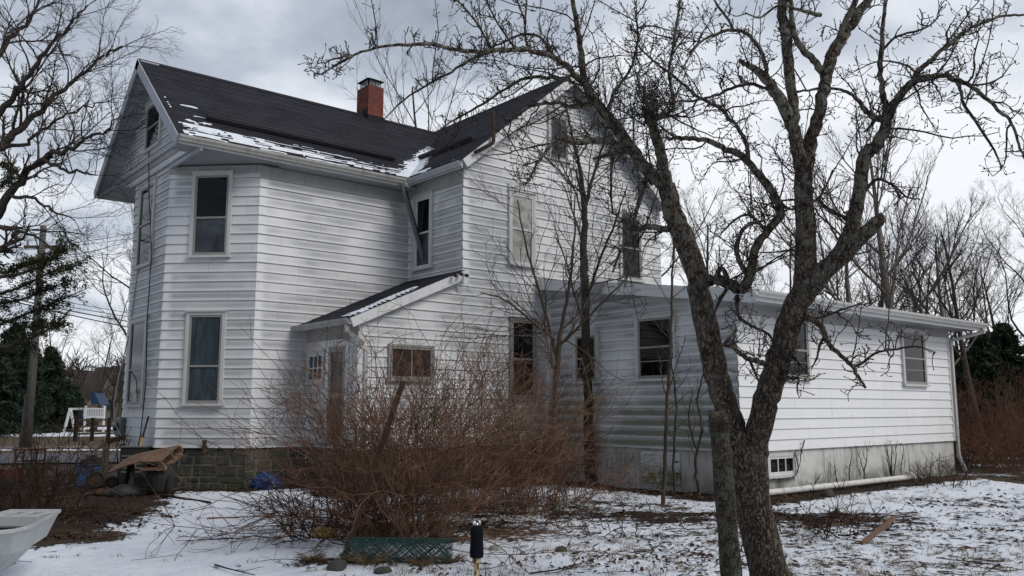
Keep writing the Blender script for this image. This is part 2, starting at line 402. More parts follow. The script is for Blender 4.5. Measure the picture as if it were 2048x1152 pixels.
def bark_mat(name, c0, c1, lichen=0.0, lc=(0.20, 0.205, 0.165), zlo=2.0, zhi=3.6, sc=1.0):
    def f(t):
        p = t.obj(); wp = t.pos()
        warp = t.n('ShaderNodeVectorMath', operation='ADD'); t.set(warp.inputs[0], p); sw = t.n('ShaderNodeVectorMath', operation='SCALE'); t.set(sw.inputs[0], t.noise(p, 9 * sc, 3, col=True)); sw.inputs['Scale'].default_value = 0.13; t.set(warp.inputs[1], sw.outputs[0])
        vo = t.n('ShaderNodeTexVoronoi', feature='DISTANCE_TO_EDGE'); t.set(vo.inputs['Vector'], t.scale(warp.outputs[0], (34 * sc, 34 * sc, 8.5 * sc))); vo.inputs['Scale'].default_value = 1.0
        crack = t.ss(vo.outputs['Distance'], 0.02, 0.28); fine = t.noise(t.scale(p, (70 * sc, 70 * sc, 30 * sc)), 1.0, 5, 0.65); n2 = t.noise(p, 13 * sc, 5, 0.6)
        n = t.m('ADD', t.m('MULTIPLY', crack, 0.38), t.m('ADD', t.m('MULTIPLY', fine, 0.45), t.m('MULTIPLY', t.noise(t.scale(warp.outputs[0], (17 * sc, 17 * sc, 2.4 * sc)), 1.0, 4, 0.65), 0.62)))
        c = t.mix(t.ss(n, 0.42, 0.98), c0, c1)
        if lichen > 0:
            z = t.xyz(wp)[2]
            k = t.m('MULTIPLY', t.ss(n2, 0.47, 0.57), t.m('ADD', 0.04, t.m('MULTIPLY', t.ss(z, zlo, zhi), 0.80)))
            lcol = t.mix(t.noise(p, 30, 3), lc, tuple(v * 0.55 for v in lc))
            c = t.mix(t.m('MULTIPLY', k, lichen), c, lcol)
        t.color(c); t.bump(n, 1.0, 0.022)
    return mat(name, f, rough=0.95, spec=0.1)
M['pear_bark'] = bark_mat('furrowed dark bark with lichen', (0.020, 0.015, 0.012), (0.150, 0.122, 0.100), 0.85, (0.26, 0.262, 0.215))
M['pear_twig'] = mat('dark pear twig', lambda t: t.color(t.mix(t.ss(t.noise(t.obj(), 14, 3), 0.45, 0.65), (0.036, 0.030, 0.026), (0.125, 0.11, 0.095))), rough=0.9, spec=0.1)
M['bark'] = bark_mat('grey brown bark', (0.035, 0.029, 0.025), (0.115, 0.098, 0.085), 0.0)
M['bark_green'] = bark_mat('smooth olive brown bark', (0.032, 0.026, 0.019), (0.085, 0.072, 0.055), 0.25, (0.12, 0.13, 0.10), 0.5, 4.0)
M['bark_pale'] = bark_mat('pale poplar bark', (0.12, 0.105, 0.09), (0.26, 0.235, 0.21), 0.0)
M['twig'] = mat('brown grey winter twig', lambda t: t.color(t.mix(t.noise(t.obj(), 3, 3), (0.055, 0.046, 0.041), (0.105, 0.088, 0.078))), rough=0.9, spec=0.1)
M['sapling'] = mat('tan brown sapling bark', lambda t: t.color(t.mix(t.noise(t.obj(), 8, 3), (0.055, 0.040, 0.029), (0.11, 0.082, 0.058))), rough=0.8, spec=0.2)
M['shrub'] = mat('red brown shrub cane', lambda t: t.color(t.mix(t.ss(t.noise(t.obj(), 2.2, 3), 0.35, 0.65), (0.060, 0.032, 0.022), (0.215, 0.125, 0.080))), rough=0.8, spec=0.2)
M['shrub_red'] = mat('rust red hedge cane', lambda t: t.color(t.mix(t.noise(t.obj(), 1.2, 3), (0.09, 0.045, 0.032), (0.19, 0.10, 0.066))), rough=0.85, spec=0.1)
M['shrub_dark'] = mat('dark bramble cane', lambda t: t.color(t.mix(t.noise(t.obj(), 2.0, 3), (0.030, 0.017, 0.013), (0.06, 0.034, 0.026))), rough=0.85, spec=0.1)
def _needle(c0, c1):
    return lambda t: t.color(t.mix(t.ss(t.noise(t.obj(), 1.6, 4), 0.35, 0.65), c0, c1))
M['needle'] = mat('dark evergreen needles', _needle((0.010, 0.020, 0.012), (0.028, 0.045, 0.024)), rough=0.8, spec=0.2)
M['cedar'] = mat('olive cedar foliage', _needle((0.012, 0.016, 0.008), (0.045, 0.046, 0.018)), rough=0.8, spec=0.2)
M['wood_old'] = bark_mat('weathered post wood', (0.025, 0.021, 0.015), (0.10, 0.09, 0.07), 0.55, (0.18, 0.19, 0.14), -1.0, 0.2, 1.4)
M['wood_pole'] = bark_mat('grey utility pole wood', (0.09, 0.086, 0.082), (0.17, 0.165, 0.158), 0.0)
M['wood_rail'] = bark_mat('grey fence rail wood', (0.07, 0.06, 0.045), (0.16, 0.14, 0.11), 0.0)
M['wood_dark'] = bark_mat('dark rotten wood', (0.02, 0.015, 0.012), (0.06, 0.045, 0.035), 0.0)
def _ply(t):
    p = t.pos(); n = t.noise(t.scale(p, (4, 4, 20)), 1.6, 5, 0.6)
    t.color(t.ramp(n, [(0.3, (0.085, 0.048, 0.030)), (0.5, (0.155, 0.092, 0.058)), (0.72, (0.23, 0.15, 0.10))])); t.bump(n, 0.3, 0.01)
M['plywood'] = mat('weathered brown plywood', _ply, rough=0.85)
M['stake'] = mat('weathered reddish board', lambda t: t.color(t.mix(t.noise(t.pos(), 12, 4), (0.13, 0.075, 0.05), (0.24, 0.15, 0.105))), rough=0.8)
M['orange'] = mat('orange survey paint', None, (0.55, 0.14, 0.07), 0.6)
def _pvc(t):
    p = t.pos(); t.color(t.mix(t.m('MULTIPLY', t.ss(t.noise(p, 4, 4), 0.5, 0.7), 0.6), (0.66, 0.655, 0.63), (0.24, 0.22, 0.18)))
M['pvc'] = mat('dirty white drain pipe', _pvc, rough=0.5)
M['bin'] = mat('off white cart plastic', _paint((0.40, 0.42, 0.42), 0.35, 0.35, (0.22, 0.21, 0.19)), rough=0.45, spec=0.4)
M['blue_tub'] = mat('faded blue plastic', _paint((0.055, 0.145, 0.30), 0.4, 0.25, (0.06, 0.07, 0.08)), rough=0.5)
M['blue_tarp'] = mat('blue tarp', lambda t: t.color(t.mix(t.noise(t.pos(), 8, 3), (0.008, 0.04, 0.15), (0.015, 0.08, 0.25))), rough=0.45, spec=0.5)
M['yellow'] = mat('yellow plastic bag', lambda t: t.color(t.mix(t.noise(t.pos(), 9, 3), (0.30, 0.21, 0.03), (0.46, 0.34, 0.06))), rough=0.4, spec=0.5)
M['yellow_handle'] = mat('yellow tool handle', None, (0.42, 0.26, 0.04), 0.5)
M['foam'] = mat('black foam sleeve', lambda t: t.color(t.mix(t.noise(t.pos(), 60, 3), (0.003, 0.003, 0.006), (0.008, 0.008, 0.014))), rough=0.85, spec=0.1)
M['pipe_rust'] = mat('peeling cream and rust pipe', lambda t: t.color(t.mix(t.ss(t.noise(t.scale(t.pos(), (40, 40, 14)), 1.0, 4), 0.47, 0.56), (0.42, 0.36, 0.22), (0.10, 0.05, 0.025))), rough=0.7)
M['chrome'] = mat('bright tap metal', None, (0.62, 0.62, 0.62), 0.25, 0.5, 0.9)
M['green_wire'] = mat('green coated wire', lambda t: t.color(t.mix(t.noise(t.pos(), 12, 3), (0.008, 0.045, 0.042), (0.02, 0.095, 0.085))), rough=0.45, spec=0.5)
M['rock'] = mat('dark garden rock', lambda t: (t.color(t.mix(t.noise(t.pos(), 9, 5), (0.03, 0.03, 0.028), (0.09, 0.085, 0.075))), t.bump(t.noise(t.pos(), 14, 5), 0.6, 0.02)), rough=0.9)
M['rock_pale'] = mat('grey concrete lump', lambda t: t.color(t.mix(t.noise(t.pos(), 9, 5), (0.16, 0.15, 0.14), (0.30, 0.29, 0.27))), rough=0.9)
M['meter'] = mat('grey green meter metal', _paint((0.14, 0.16, 0.15), 0.3, 0.3), rough=0.5)
M['cable'] = mat('black cable', None, (0.012, 0.012, 0.012), 0.6)
M['cable_grey'] = mat('pale grey cable', None, (0.36, 0.36, 0.35), 0.6)
M['red_metal'] = mat('rusty red painted metal', lambda t: t.color(t.mix(t.noise(t.pos(), 10, 4), (0.09, 0.022, 0.018), (0.06, 0.03, 0.022))), rough=0.7)
M['house_beige'] = mat('pale cream house siding', _paint((0.50, 0.45, 0.34), 0.2, 0.2), rough=0.8)
M['house_roof'] = mat('brown distant shingle', lambda t: t.color(t.mix(t.noise(t.pos(), 2, 4), (0.035, 0.028, 0.027), (0.06, 0.048, 0.045))), rough=0.9)
M['play_white'] = mat('white play set vinyl', None, (0.68, 0.69, 0.70), 0.5)
M['play_blue'] = mat('blue play set canvas', None, (0.02, 0.045, 0.095), 0.6)
def _asph(t):
    p = t.pos(); t.color(t.mix(t.noise(p, 1.2, 6), (0.045, 0.047, 0.054), (0.075, 0.077, 0.085))); t.bump(t.noise(p, 60, 3), 0.2, 0.01)
M['asphalt'] = mat('damp grey asphalt', _asph, rough=0.6, spec=0.4)
M['grass'] = mat('dead straw grass', lambda t: t.color(t.mix(t.n('ShaderNodeNewGeometry').outputs['Random Per Island'], (0.10, 0.065, 0.035), (0.30, 0.22, 0.13))), rough=0.9, spec=0.1)
M['leaf'] = mat('brown fallen leaf', lambda t: t.color(t.ramp(t.n('ShaderNodeNewGeometry').outputs['Random Per Island'], [(0, (0.018, 0.009, 0.008)), (0.5, (0.042, 0.019, 0.014)), (0.85, (0.075, 0.038, 0.026)), (1, (0.13, 0.078, 0.05))])), rough=0.9, spec=0.15)
def _ground(t):
    p = t.pos(); cov = t.attr('cover'); tan = t.attr('straw')
    a = t.noise(p, 2.1, 5, 0.6); b = t.noise(p, 11.0, 6, 0.65); c3 = t.noise(p, 34.0, 4, 0.6)
    h = t.m('ADD', t.m('ADD', t.m('MULTIPLY', a, 0.42), t.m('MULTIPLY', b, 0.43)), t.m('MULTIPLY', c3, 0.15))
    th = t.m('ADD', t.m('MULTIPLY', t.m('SUBTRACT', 1.0, cov), 0.5), 0.25)
    m = t.ss(t.m('SUBTRACT', h, th), -0.012, 0.02)
    litter = t.ramp(t.noise(p, 26, 6, 0.7), [(0.3, (0.012, 0.008, 0.006)), (0.5, (0.030, 0.020, 0.014)), (0.7, (0.070, 0.047, 0.032))])
    straw = t.ramp(t.noise(p, 9, 6, 0.7), [(0.3, (0.055, 0.041, 0.025)), (0.55, (0.115, 0.088, 0.055)), (0.75, (0.18, 0.14, 0.092))])
    soil = t.mix(tan, litter, straw)
    sn = t.mix(t.ss(t.noise(p, 1.4, 4), 0.35, 0.7), (0.80, 0.83, 0.88), (0.70, 0.74, 0.80))
    t.color(t.mix(m, soil, sn))
    t.rough(t.m('SUBTRACT', 0.95, t.m('MULTIPLY', m, 0.25)))
    hh = t.m('ADD', t.m('MULTIPLY', m, 0.7), t.m('ADD', t.m('MULTIPLY', t.noise(p, 5.5, 5), 0.9), t.m('MULTIPLY', c3, 0.35)))
    t.bump(hh, 0.9, 0.06)
M['ground'] = mat('patchy snow over leaf litter', _ground, rough=0.9, spec=0.15)
# ------------------------------------------------------------------ the farmhouse
YS, XC, YG, XP, XW, YW, XC2, XW2 = 17.12, 11.12, 14.94, 8.59, 13.59, 9.63, 17.77, 22.59
XG, YB0, YB1, XB = 5.94, 18.54, 20.91, 7.36           # bay gable wall and its clipped corners
Z0, EX = 0.79, 0.203
XV, YV, ZV = np.eye(3)
def frA(y): return (np.array([0, y, 0.0]), XV, -YV)
def frB(x): return (np.array([x, 0, 0.0]), -YV, -XV)
_dg = np.array([XB - XG, YS - YB0, 0]); _dl = np.linalg.norm(_dg)
frD = (np.array([XG, YB0, 0.0]), _dg / _dl, np.array([_dg[1], -_dg[0], 0]) / _dl)
def uz(fr, px, py):
    O, U, N = fr; r = ray(px, py); t = np.dot(O - CAM, N) / np.dot(r, N); p = CAM + r * t
    return float(np.dot(p - O, U)), float(p[2])
def wrect(fr, xl, xr, yt, yb):
    xm, ym = (xl + xr) / 2, (yt + yb) / 2
    return uz(fr, xl, ym)[0], uz(fr, xr, ym)[0], uz(fr, xm, yb)[1], uz(fr, xm, yt)[1]
def clip(poly, hp):
    a, b, c = hp; out = []
    for i in range(len(poly)):
        p, q = poly[i], poly[(i + 1) % len(poly)]; dp, dq = a * p[0] + b * p[1] - c, a * q[0] + b * q[1] - c
        if dp <= 0: out.append(p)
        if (dp < 0 < dq) or (dq < 0 < dp): s = dp / (dp - dq); out.append((p[0] + (q[0] - p[0]) * s, p[1] + (q[1] - p[1]) * s))
    return out
def lapped(mb, O, U, V, N, u0, u1, v0, v1, ex, lip, hps=(), vstart=None, jit=0.0, uref=None):
    O, U, V, N = (np.asarray(x, float) for x in (O, U, V, N)); k0 = v0 if vstart is None else vstart
    uref = u0 if uref is None else uref
    k = math.floor((v0 - k0) / ex + 1e-6)
    while k0 + k * ex < v1 - 1e-4:
        a, b = max(k0 + k * ex, v0), min(k0 + (k + 1) * ex, v1); base = k0 + k * ex
        lp = lip * (1 + jit * random.uniform(-1, 1)); k += 1
        poly = [(u0, a), (u1, a), (u1, b), (u0, b)]
        for h in hps: poly = clip(poly, h)
        if len(poly) < 3: continue
        f = lambda v: lp * (1 - (v - base) / ex)
        mb.quad([O + U * u + V * v + N * f(v) for u, v in poly], [(u - uref, v) for u, v in poly])
        lo = [p for p in poly if abs(p[1] - a) < 1e-6]
        if len(lo) >= 2:
            ua, ub = min(p[0] for p in lo), max(p[0] for p in lo)
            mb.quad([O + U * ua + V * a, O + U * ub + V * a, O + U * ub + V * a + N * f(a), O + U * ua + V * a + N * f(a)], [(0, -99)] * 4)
LIP = 0.024
house = thing('farmhouse', (12, 17, 0), 'two storey white clapboard farmhouse with a red chimney and a long single storey wing', 'house')

def wall(name, fr, u0, u1, z0, z1, m, hps=(), ext0=0.0, ext1=0.0):
    mb = MB(); O, U, N = fr
    lapped(mb, O, U, ZV, N, u0 - ext0, u1 + ext1, z0, z1, EX, LIP, hps, vstart=Z0, jit=0.15, uref=u0)
    return mb.build(name, M[m], house)
slp = 0.825                                            # cross gable pitch
# walls --------------------------------------------------------------
wall('side_wall', frA(YS), XB, XC, Z0, 6.74, 'siding', ext0=0.01)
wall('bay_wall', frD, 0, _dl, Z0, 6.74, 'siding_bay', ext0=0.008, ext1=0.008)
wall('gable_wall', frB(XG), -YB1, -YB0, Z0, 7.02, 'siding_gable', ext1=0.01)
# attic part of that gable, slightly proud of the wall below
XA = 5.90
RY, RZ, EY, EZ, MS = 19.75, 9.455, 16.72, 6.93, (9.455 - 6.93) / (19.75 - 16.72)
wall('attic_wall', frB(XA), -22.7, -16.8, 7.22, 9.4, 'siding_gable', hps=((MS, 1, RZ - 0.16 - MS * RY), (-MS, 1, RZ - 0.16 + MS * RY)))
wall('cross_wall', frB(XC), -YS, -YG, Z0, 6.86, 'siding', ext1=0.01)
AX, AZ, CE, CZ = 14.36, 9.86, 10.87, 6.98
gp = ((slp, 1, AZ - 0.17 + slp * AX), (-slp, 1, AZ - 0.17 - slp * AX))
wall('gable_wall', frA(YG), XC, XC2, 4.2, 9.8, 'siding', hps=gp, ext0=0.01)
PS = (4.585 - 3.34) / (XC - 8.29)                      # porch roof pitch
wall('gable_wall', frA(YG), XP, XC2, Z0, 4.2, 'siding', hps=((-PS, 1, 3.34 - 0.10 - PS * 8.29),), ext0=0.01)
mb = MB(); O, U, N = frA(YG)
lapped(mb, O, U, ZV, N, XC - 0.4, XC + 0.02, 4.2, 4.6, EX, LIP, ((-PS, 1, 3.34 - 0.10 - PS * 8.29), (1, 0, XC)), vstart=Z0); mb.build('gable_wall', M['siding'], house)
wall('porch_wall', frB(XP), -YS, -YG, Z0, 3.38, 'siding', ext1=0.01)
WS = (4.575 - 3.73) / (14.8 - 9.0)                     # wing roof pitch
wz = lambda y: 3.73 + WS * (y - 9.0)
wall('wing_end_wall', frB(XW), -YG, -YW, Z0, 4.6, 'siding_wing', hps=((WS, 1, 3.73 - WS * 9.0 - 0.13),), ext1=0.01)
wall('wing_wall', frA(YW), XW, XW2, Z0, 3.56, 'siding_wing_clean', ext0=0.01, ext1=0.01)
# solid cores behind the siding, so nothing shines through
mb = MB()
def core(pts, z0, z1):
    b = mb.n; k = len(pts); mb.v += [(x, y, z0) for x, y in pts] + [(x, y, z1) for x, y in pts]; mb.n += 2 * k
    for i in range(k): j = (i + 1) % k; mb.f.append((b + i, b + j, b + k + j, b + k + i))
    mb.f.append(tuple(b + i for i in range(k))[::-1]); mb.f.append(tuple(b + k + i for i in range(k)))
e_ = 0.015
core([(XG + e_, YB0 + e_), (XB + e_, YS + e_), (XC + 1, YS + e_), (XC + 1, 22.3), (XB, 22.3), (XG + e_, YB1)], Z0 + 0.01, 6.72)
core([(XC + e_, YG + e_), (XC2, YG + e_), (XC2, 24.3), (XC + e_, 24.3)], Z0 + 0.01, 6.84)
core([(XP + e_, YG + e_), (XC + 0.1, YG + e_), (XC + 0.1, YS + 0.1), (XP + e_, YS + 0.1)], Z0 + 0.01, 3.2)
core([(XW + e_, YW + e_), (XW2 - e_, YW + e_), (XW2 - e_, YG - 0.02), (XW + e_, YG - 0.02)], Z0 + 0.01, 3.5)
def core_gable(x0, x1, y0, y1, along, zb, za, ins):
    if along == 'y': v = [(x0 + ins, y0, zb), ((x0 + x1) / 2, y0, za - ins), (x1 - ins, y0, zb), (x0 + ins, y1, zb), ((x0 + x1) / 2, y1, za - ins), (x1 - ins, y1, zb)]
    else: v = [(x0, y0 + ins, zb), (x0, (y0 + y1) / 2, za - ins), (x0, y1 - ins, zb), (x1, y0 + ins, zb), (x1, (y0 + y1) / 2, za - ins), (x1, y1 - ins, zb)]
    b = mb.n; mb.v += v; mb.n += 6
    for f in ((0, 1, 2), (5, 4, 3), (0, 3, 4, 1), (1, 4, 5, 2), (2, 5, 3, 0)): mb.f.append(tuple(b + i for i in f))
core_gable(XA + 0.02, 13.5, EY, 22.78, 'x', 6.85, RZ - 0.1, 0.14)
core_gable(CE, 17.85, YG + 0.02, 24.3, 'y', 6.87, AZ - 0.12, 0.16)
mb.build('inner_wall', M['trim'], house)

# corner caps, frieze boards, skirt ----------------------------------
mb = MB()
for fr, u in ((frA(YW), XW2 - 0.10),): mb.box(fr[0], fr[1], ZV, fr[2], u, u + 0.10, Z0, 3.5, 0.0, 0.030)
mb.build('corner_board', M['trim'], house); mb = MB()
O, U, N = frB(XP); mb.box(O, U, ZV, N, -YG - 0.0, -YG + 0.024, Z0, 3.24, -0.06, 0.030)
O, U, N = frA(YG); mb.box(O, U, ZV, N, XP + 0.0, XP + 0.10, Z0, 3.25, 0.0, 0.031); mb.build('corner_board', M['trim'], house); mb = MB()
O, U, N = frB(XW); mb.box(O, U, ZV, N, -YG, -YG + 0.06, Z0, 4.3, 0.0, 0.03)
mb.build('corner_board', M['trim'], house)
mb = MB()
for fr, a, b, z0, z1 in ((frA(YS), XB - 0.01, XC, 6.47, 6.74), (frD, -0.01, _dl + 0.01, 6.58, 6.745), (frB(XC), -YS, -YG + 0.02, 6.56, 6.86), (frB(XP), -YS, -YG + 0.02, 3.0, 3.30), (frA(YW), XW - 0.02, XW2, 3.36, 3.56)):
    mb = MB(); mb.box(fr[0], fr[1], ZV, fr[2], a, b, z0, z1, 0.0, 0.031); mb.build('frieze_band', M['frieze'], house)
mb = MB(); O, U, N = frB(XA)
mb.box(O, U, ZV, N, -22.55, -16.95, 7.10, 7.22, -0.02, 0.06); mb.build('skirt_board', M['fascia'], house)
mb = MB(); mb.box(O, U, ZV, N, -22.6, -16.9, 6.97, 7.098, -0.03, 0.012); mb.build('frieze_band', M['frieze'], house)  # dark strip standing in for the shadow beneath the skirt board
mb = MB(); O, U, N = frB(XG); mb.box(O, U, ZV, N, -YB0 - 0.02, -16.74, 6.70, 6.775, -0.03, 0.03); mb.build('skirt_board', M['fascia'], house)

# foundation ----------------------------------------------------------
mb = MB(); mm = MB()
def stones(fr, a, b, ztop):
    O, U, N = fr; z = -0.1; mm.box(O, U, ZV, N, a, b, -0.2, ztop, -0.12, 0.0)
    while z < ztop - 0.02:
        h = random.choice((0.09, 0.12, 0.16, 0.19, 0.23)); h = min(h, ztop - z)
        if ztop - z - h < 0.07: h = ztop - z
        u = a + random.uniform(-0.25, 0)
        while u < b:
            w = random.uniform(0.12, 0.52); x0, x1 = max(u + 0.014, a), min(u + w - 0.014, b)
            if x1 - x0 > 0.04:
                d = random.uniform(0.008, 0.035); j = lambda: random.uniform(-0.012, 0.012)
                c = [(x0 + abs(j()), z + 0.009 + abs(j())), (x1 - abs(j()), z + 0.009 + abs(j())), (x1 - abs(j()), z + h - 0.009 - abs(j())), (x0 + abs(j()), z + h - 0.009 - abs(j()))]
                base = mb.n
                mb.v += [tuple(O + U * p + ZV * q) for p, q in c] + [tuple(O + U * (p + (0.012 if i in (0, 3) else -0.012)) + ZV * (q + (0.01 if i < 2 else -0.01)) + N * (d + random.uniform(-0.006, 0.006))) for i, (p, q) in enumerate(c)]
                mb.n += 8; mb.f += [(base + 4, base + 5, base + 6, base + 7)] + [(base + i, base + (i + 1) % 4, base + 4 + (i + 1) % 4, base + 4 + i) for i in range(4)]
            u += w
        z += h
stones(frA(YS + 0.05), XB - 0.05, XP + 0.05, Z0 - 0.01)
stones((frD[0] - frD[2] * 0.05, frD[1], frD[2]), 0, _dl, Z0 - 0.01)
stones(frB(XG + 0.05), -YB1, -YB0, Z0 - 0.01)
stones(frA(YG + 0.05), XP + 0.05, XW + 0.05, Z0 - 0.01)
stones(frB(XP + 0.05), -YS, -YG - 0.05, Z0 - 0.01)
fo = mm.build('stone_foundation', M['mortar'], house); mb.build('stonework', M['stone'], fo)
mb = MB(); O, U, N = frA(YW + 0.03); mb.box(O, U, ZV, N, XW + 0.03, XW2 - 0.03, -0.3, Z0 - 0.004, -0.1, 0.0)
mb.build('wing_foundation', M['concrete'], house)
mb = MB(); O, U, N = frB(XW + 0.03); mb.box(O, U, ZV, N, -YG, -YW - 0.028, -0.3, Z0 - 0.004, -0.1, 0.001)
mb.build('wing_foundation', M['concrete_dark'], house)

# roofs ---------------------------------------------------------------
def norm(v): v = np.asarray(v, float); return v / np.linalg.norm(v)
def roof(name, O, U, V, N, u0, u1, L, hps=(), th=0.11):
    mb = MB(); lapped(mb, O, U, V, N, u0, u1, 0, L, 0.13, 0.008, hps, jit=0.5, uref=0)
    r = mb.build(name, M['shingle'], house)
    mb = MB(); mb.box(O, U, V, N, u0 + 0.012, u1 - 0.012, 0.012, L - 0.01, -th, -0.004); mb.build('roof_deck', M['soffit'], r)
    return r
XR = 5.48
Vm = norm((0, 1, MS)); Nm = norm((0, -MS, 1)); Lm = np.linalg.norm([RY - EY, RZ - EZ])
Om = np.array([0, EY, EZ])
r_main = roof('main_roof', Om, XV, Vm, Nm, XR, 13.9, Lm)
Vn = norm((0, -1, MS)); Nn = norm((0, MS, 1)); On = np.array([0, 2 * RY - EY, EZ])
r_back = roof('main_roof', On, XV, Vn, Nn, XR, 13.9, Lm)
Vw = norm((1, 0, slp)); Nw = norm((-slp, 0, 1)); Lw = np.linalg.norm([AX - CE, AZ - CZ]); Ow = np.array([CE, 0, CZ])
r_cross = roof('cross_roof', Ow, -YV, Vw, Nw, -24.5, -14.64, Lw)
Ve = norm((-1, 0, slp)); Ne = norm((slp, 0, 1)); Oe = np.array([2 * AX - CE, 0, CZ])
r_cross2 = roof('cross_roof', Oe, -YV, Ve, Ne, -24.5, -14.64, Lw)
Vp = norm((1, 0, PS)); Np = norm((-PS, 0, 1)); Op = np.array([8.29, 0, 3.34]); Lp = np.linalg.norm([XC - 8.29, PS * (XC - 8.29)])
r_porch = roof('porch_roof', Op, -YV, Vp, Np, -YS, -14.79, Lp, th=0.09)
Vg = norm((0, 1, WS)); Ng = norm((0, -WS, 1)); Og = np.array([0, 9.0, 3.73]); Lg = np.linalg.norm([YG - 9.0, WS * (YG - 9.0)])
r_wing = roof('wing_roof', Og, XV, Vg, Ng, 13.29, 23.2, Lg - 0.03, th=0.10)
mb = MB(); mb.prism([(-0.13, -0.09), (0, 0.025), (0.13, -0.09), (0, 0.0)], (XR, RY, RZ), (13.8, RY, RZ), YV, ZV); mb.prism([(-0.13, -0.09), (0, 0.03), (0.13, -0.09), (0, 0.0)], (AX, 14.64, AZ), (AX, 24.5, AZ), XV, ZV)
mb.build('ridge_cap', M['shingle'], house)
# rake boards
for O, V, N in ((Om, Vm, Nm), (On, Vn, Nn)): mb = MB(); mb.box(O, XV, V, N, XR - 0.025, XR + 0.008, 0.0, Lm + 0.02, -0.22, -0.006); mb.build('rake_board', M['fascia'], house)
for O, V, N, s in ((Ow, Vw, Nw, 1), (Oe, Ve, Ne, 1)): mb = MB(); mb.box(O, -YV, V, N, -14.648, -14.615, 0.0, Lw + 0.02, -0.20, -0.006); mb.build('rake_board', M['trim'], house)
mb = MB(); mb.box(Op, -YV, Vp, Np, -14.798, -14.765, 0.0, Lp, -0.19, -0.006); mb.build('rake_board', M['trim'], house); mb = MB()
mb.box(Og, -XV, Vg, Ng, -13.298, -13.265, -0.03, Lg - 0.03, -0.24, -0.004)
mb.box(Og, -XV, Vg, Ng, -13.30, -13.25, -0.03, Lg - 0.03, -0.075, -0.002)
mb.build('rake_board', M['trim'], house)
# soffits
mb = MB()
v = 0.02
while v < Lm - 0.1:
    for O, V, N in ((Om, Vm, Nm), (On, Vn, Nn)): mb.box(O, XV, V, N, XR + 0.012, XA, v, v + 0.188, -0.16, -0.115)
    v += 0.2
y = 16.74
while y < 22.7:
    mb.abox((XR + 0.03) if (y < 17.2 or y > 20.95) else XA - 0.02, XB + 0.4, y, y + 0.188, 6.782, 6.80); y += 0.2
mb.abox(XB + 0.4, CE + 0.3, 16.74, YS + 0.1, 6.752, 6.79); mb.build('soffit', M['soffit'], house); mb = MB(); mb.abox(CE + 0.02, XC + 0.05, 14.67, 17.0, 6.862, 6.90); mb.build('soffit', M['soffit'], house); mb = MB()
mb.abox(8.31, XP + 0.05, 14.80, YS, 3.245, 3.27); mb.build('soffit', M['soffit'], house); mb = MB()
mb.abox(13.31, 23.17, 9.04, YW + 0.06, 3.555, 3.58)
mb.build('soffit', M['soffit'], house)
mb = MB(); mb.box(Ow, -YV, Vw, Nw, -YG, -14.65, 0.02, Lw, -0.15, -0.112); mb.build('soffit', M['soffit'], house); mb = MB(); mb.box(Oe, -YV, Ve, Ne, -YG, -14.65, 0.02, Lw, -0.15, -0.112); mb.build('soffit', M['soffit'], house); mb = MB()
mb.box(Og, -XV, Vg, Ng, -XW, -13.3, 0.02, Lg - 0.05, -0.14, -0.102); mb.build('soffit', M['soffit'], house)
# fascia + gutters
for q in ((XR + 0.02, 10.9, 16.725, 16.75, 6.76, 6.90), (13.30, 23.18, 9.005, 9.03, 3.53, 3.70), (8.295, 8.315, 14.8, YS, 3.22, 3.325), (CE + 0.002, CE + 0.025, 14.66, 16.9, 6.80, 6.95)):
    mb = MB(); mb.abox(*q); mb.build('fascia', M['trim'], house)
gprof = [(0, 0), (0.075, 0.0), (0.085, 0.03), (0.115, 0.075), (0.118, 0.12), (0.108, 0.12), (0.105, 0.085), (0.072, 0.02), (0.0, 0.02)]
mb = MB(); mb.prism(gprof, (XR - 0.02, 16.722, 6.80), (10.72, 16.722, 6.81), -YV, ZV)
x = XR + 0.35
while x < 10.7: mb.abox(x, x + 0.02, 16.600, 16.74, 6.905, 6.925); x += 0.62
mb.build('gutter', M['alum'], house)
mb = MB(); mb.prism(gprof, (CE - 0.001, 14.62, 6.815), (CE - 0.001, 16.70, 6.815), -XV, ZV); mb.build('gutter', M['fascia'], house)
mb = MB(); mb.prism(gprof, (8.292, 14.72, 3.215), (8.292, YS - 0.02, 3.215), -XV, ZV); mb.build('gutter', M['alum'], house)
mb = MB(); mb.prism(gprof, (13.27, 9.002, 3.60), (23.25, 9.002, 3.60), -YV, ZV)
x = 13.6
while x < 23.1: mb.abox(x, x + 0.018, 8.882, 9.0, 3.705, 3.725); x += 0.62
mb.build('gutter', M['alum_white'], house)
# downspouts
def spout(name, pts, m, w=0.075, h=0.055, up=(0.3, 0.2, 1)):
    mb = MB()
    for a, b in zip(pts[:-1], pts[1:]): mb.beam(a, b, w, h, up)
    for a in pts[1:-1]: mb.abox(a[0] - w * .52, a[0] + w * .52, a[1] - w * .52, a[1] + w * .52, a[2] - w * .5, a[2] + w * .5)
    return mb.build(name, M[m], house)
d0 = np.array([10.60, 16.66, 6.80]); d1 = PL(806, 378, 1, 16.72); d2 = PL(846, 518, 1, 16.45)
spout('loose_downspout', [d0, d1, d2], 'meter', up=(0, 1, 0.2))
mb = MB(); mb.beam(d1 + (0.07, 0.02, 0), d2 + (0.05, 0.02, 0.05), 0.05, 0.05, (0, 1, 0.2)); mb.build('loose_downspout', M['black'], house)
q0 = np.array([8.23, 14.80, 3.22]); 
spout('downspout', [q0, q0 + (0, 0, -0.12), np.array([XP + 0.06, YG - 0.08, 2.86])], 'alum', up=(0.2, 1, 0.3))
spout('downspout', [np.array([XP + 0.13, YG - 0.055, 2.78]), np.array([XP + 0.13, YG - 0.055, 0.3])], 'alum_white', up=(0, 1, 0.01))
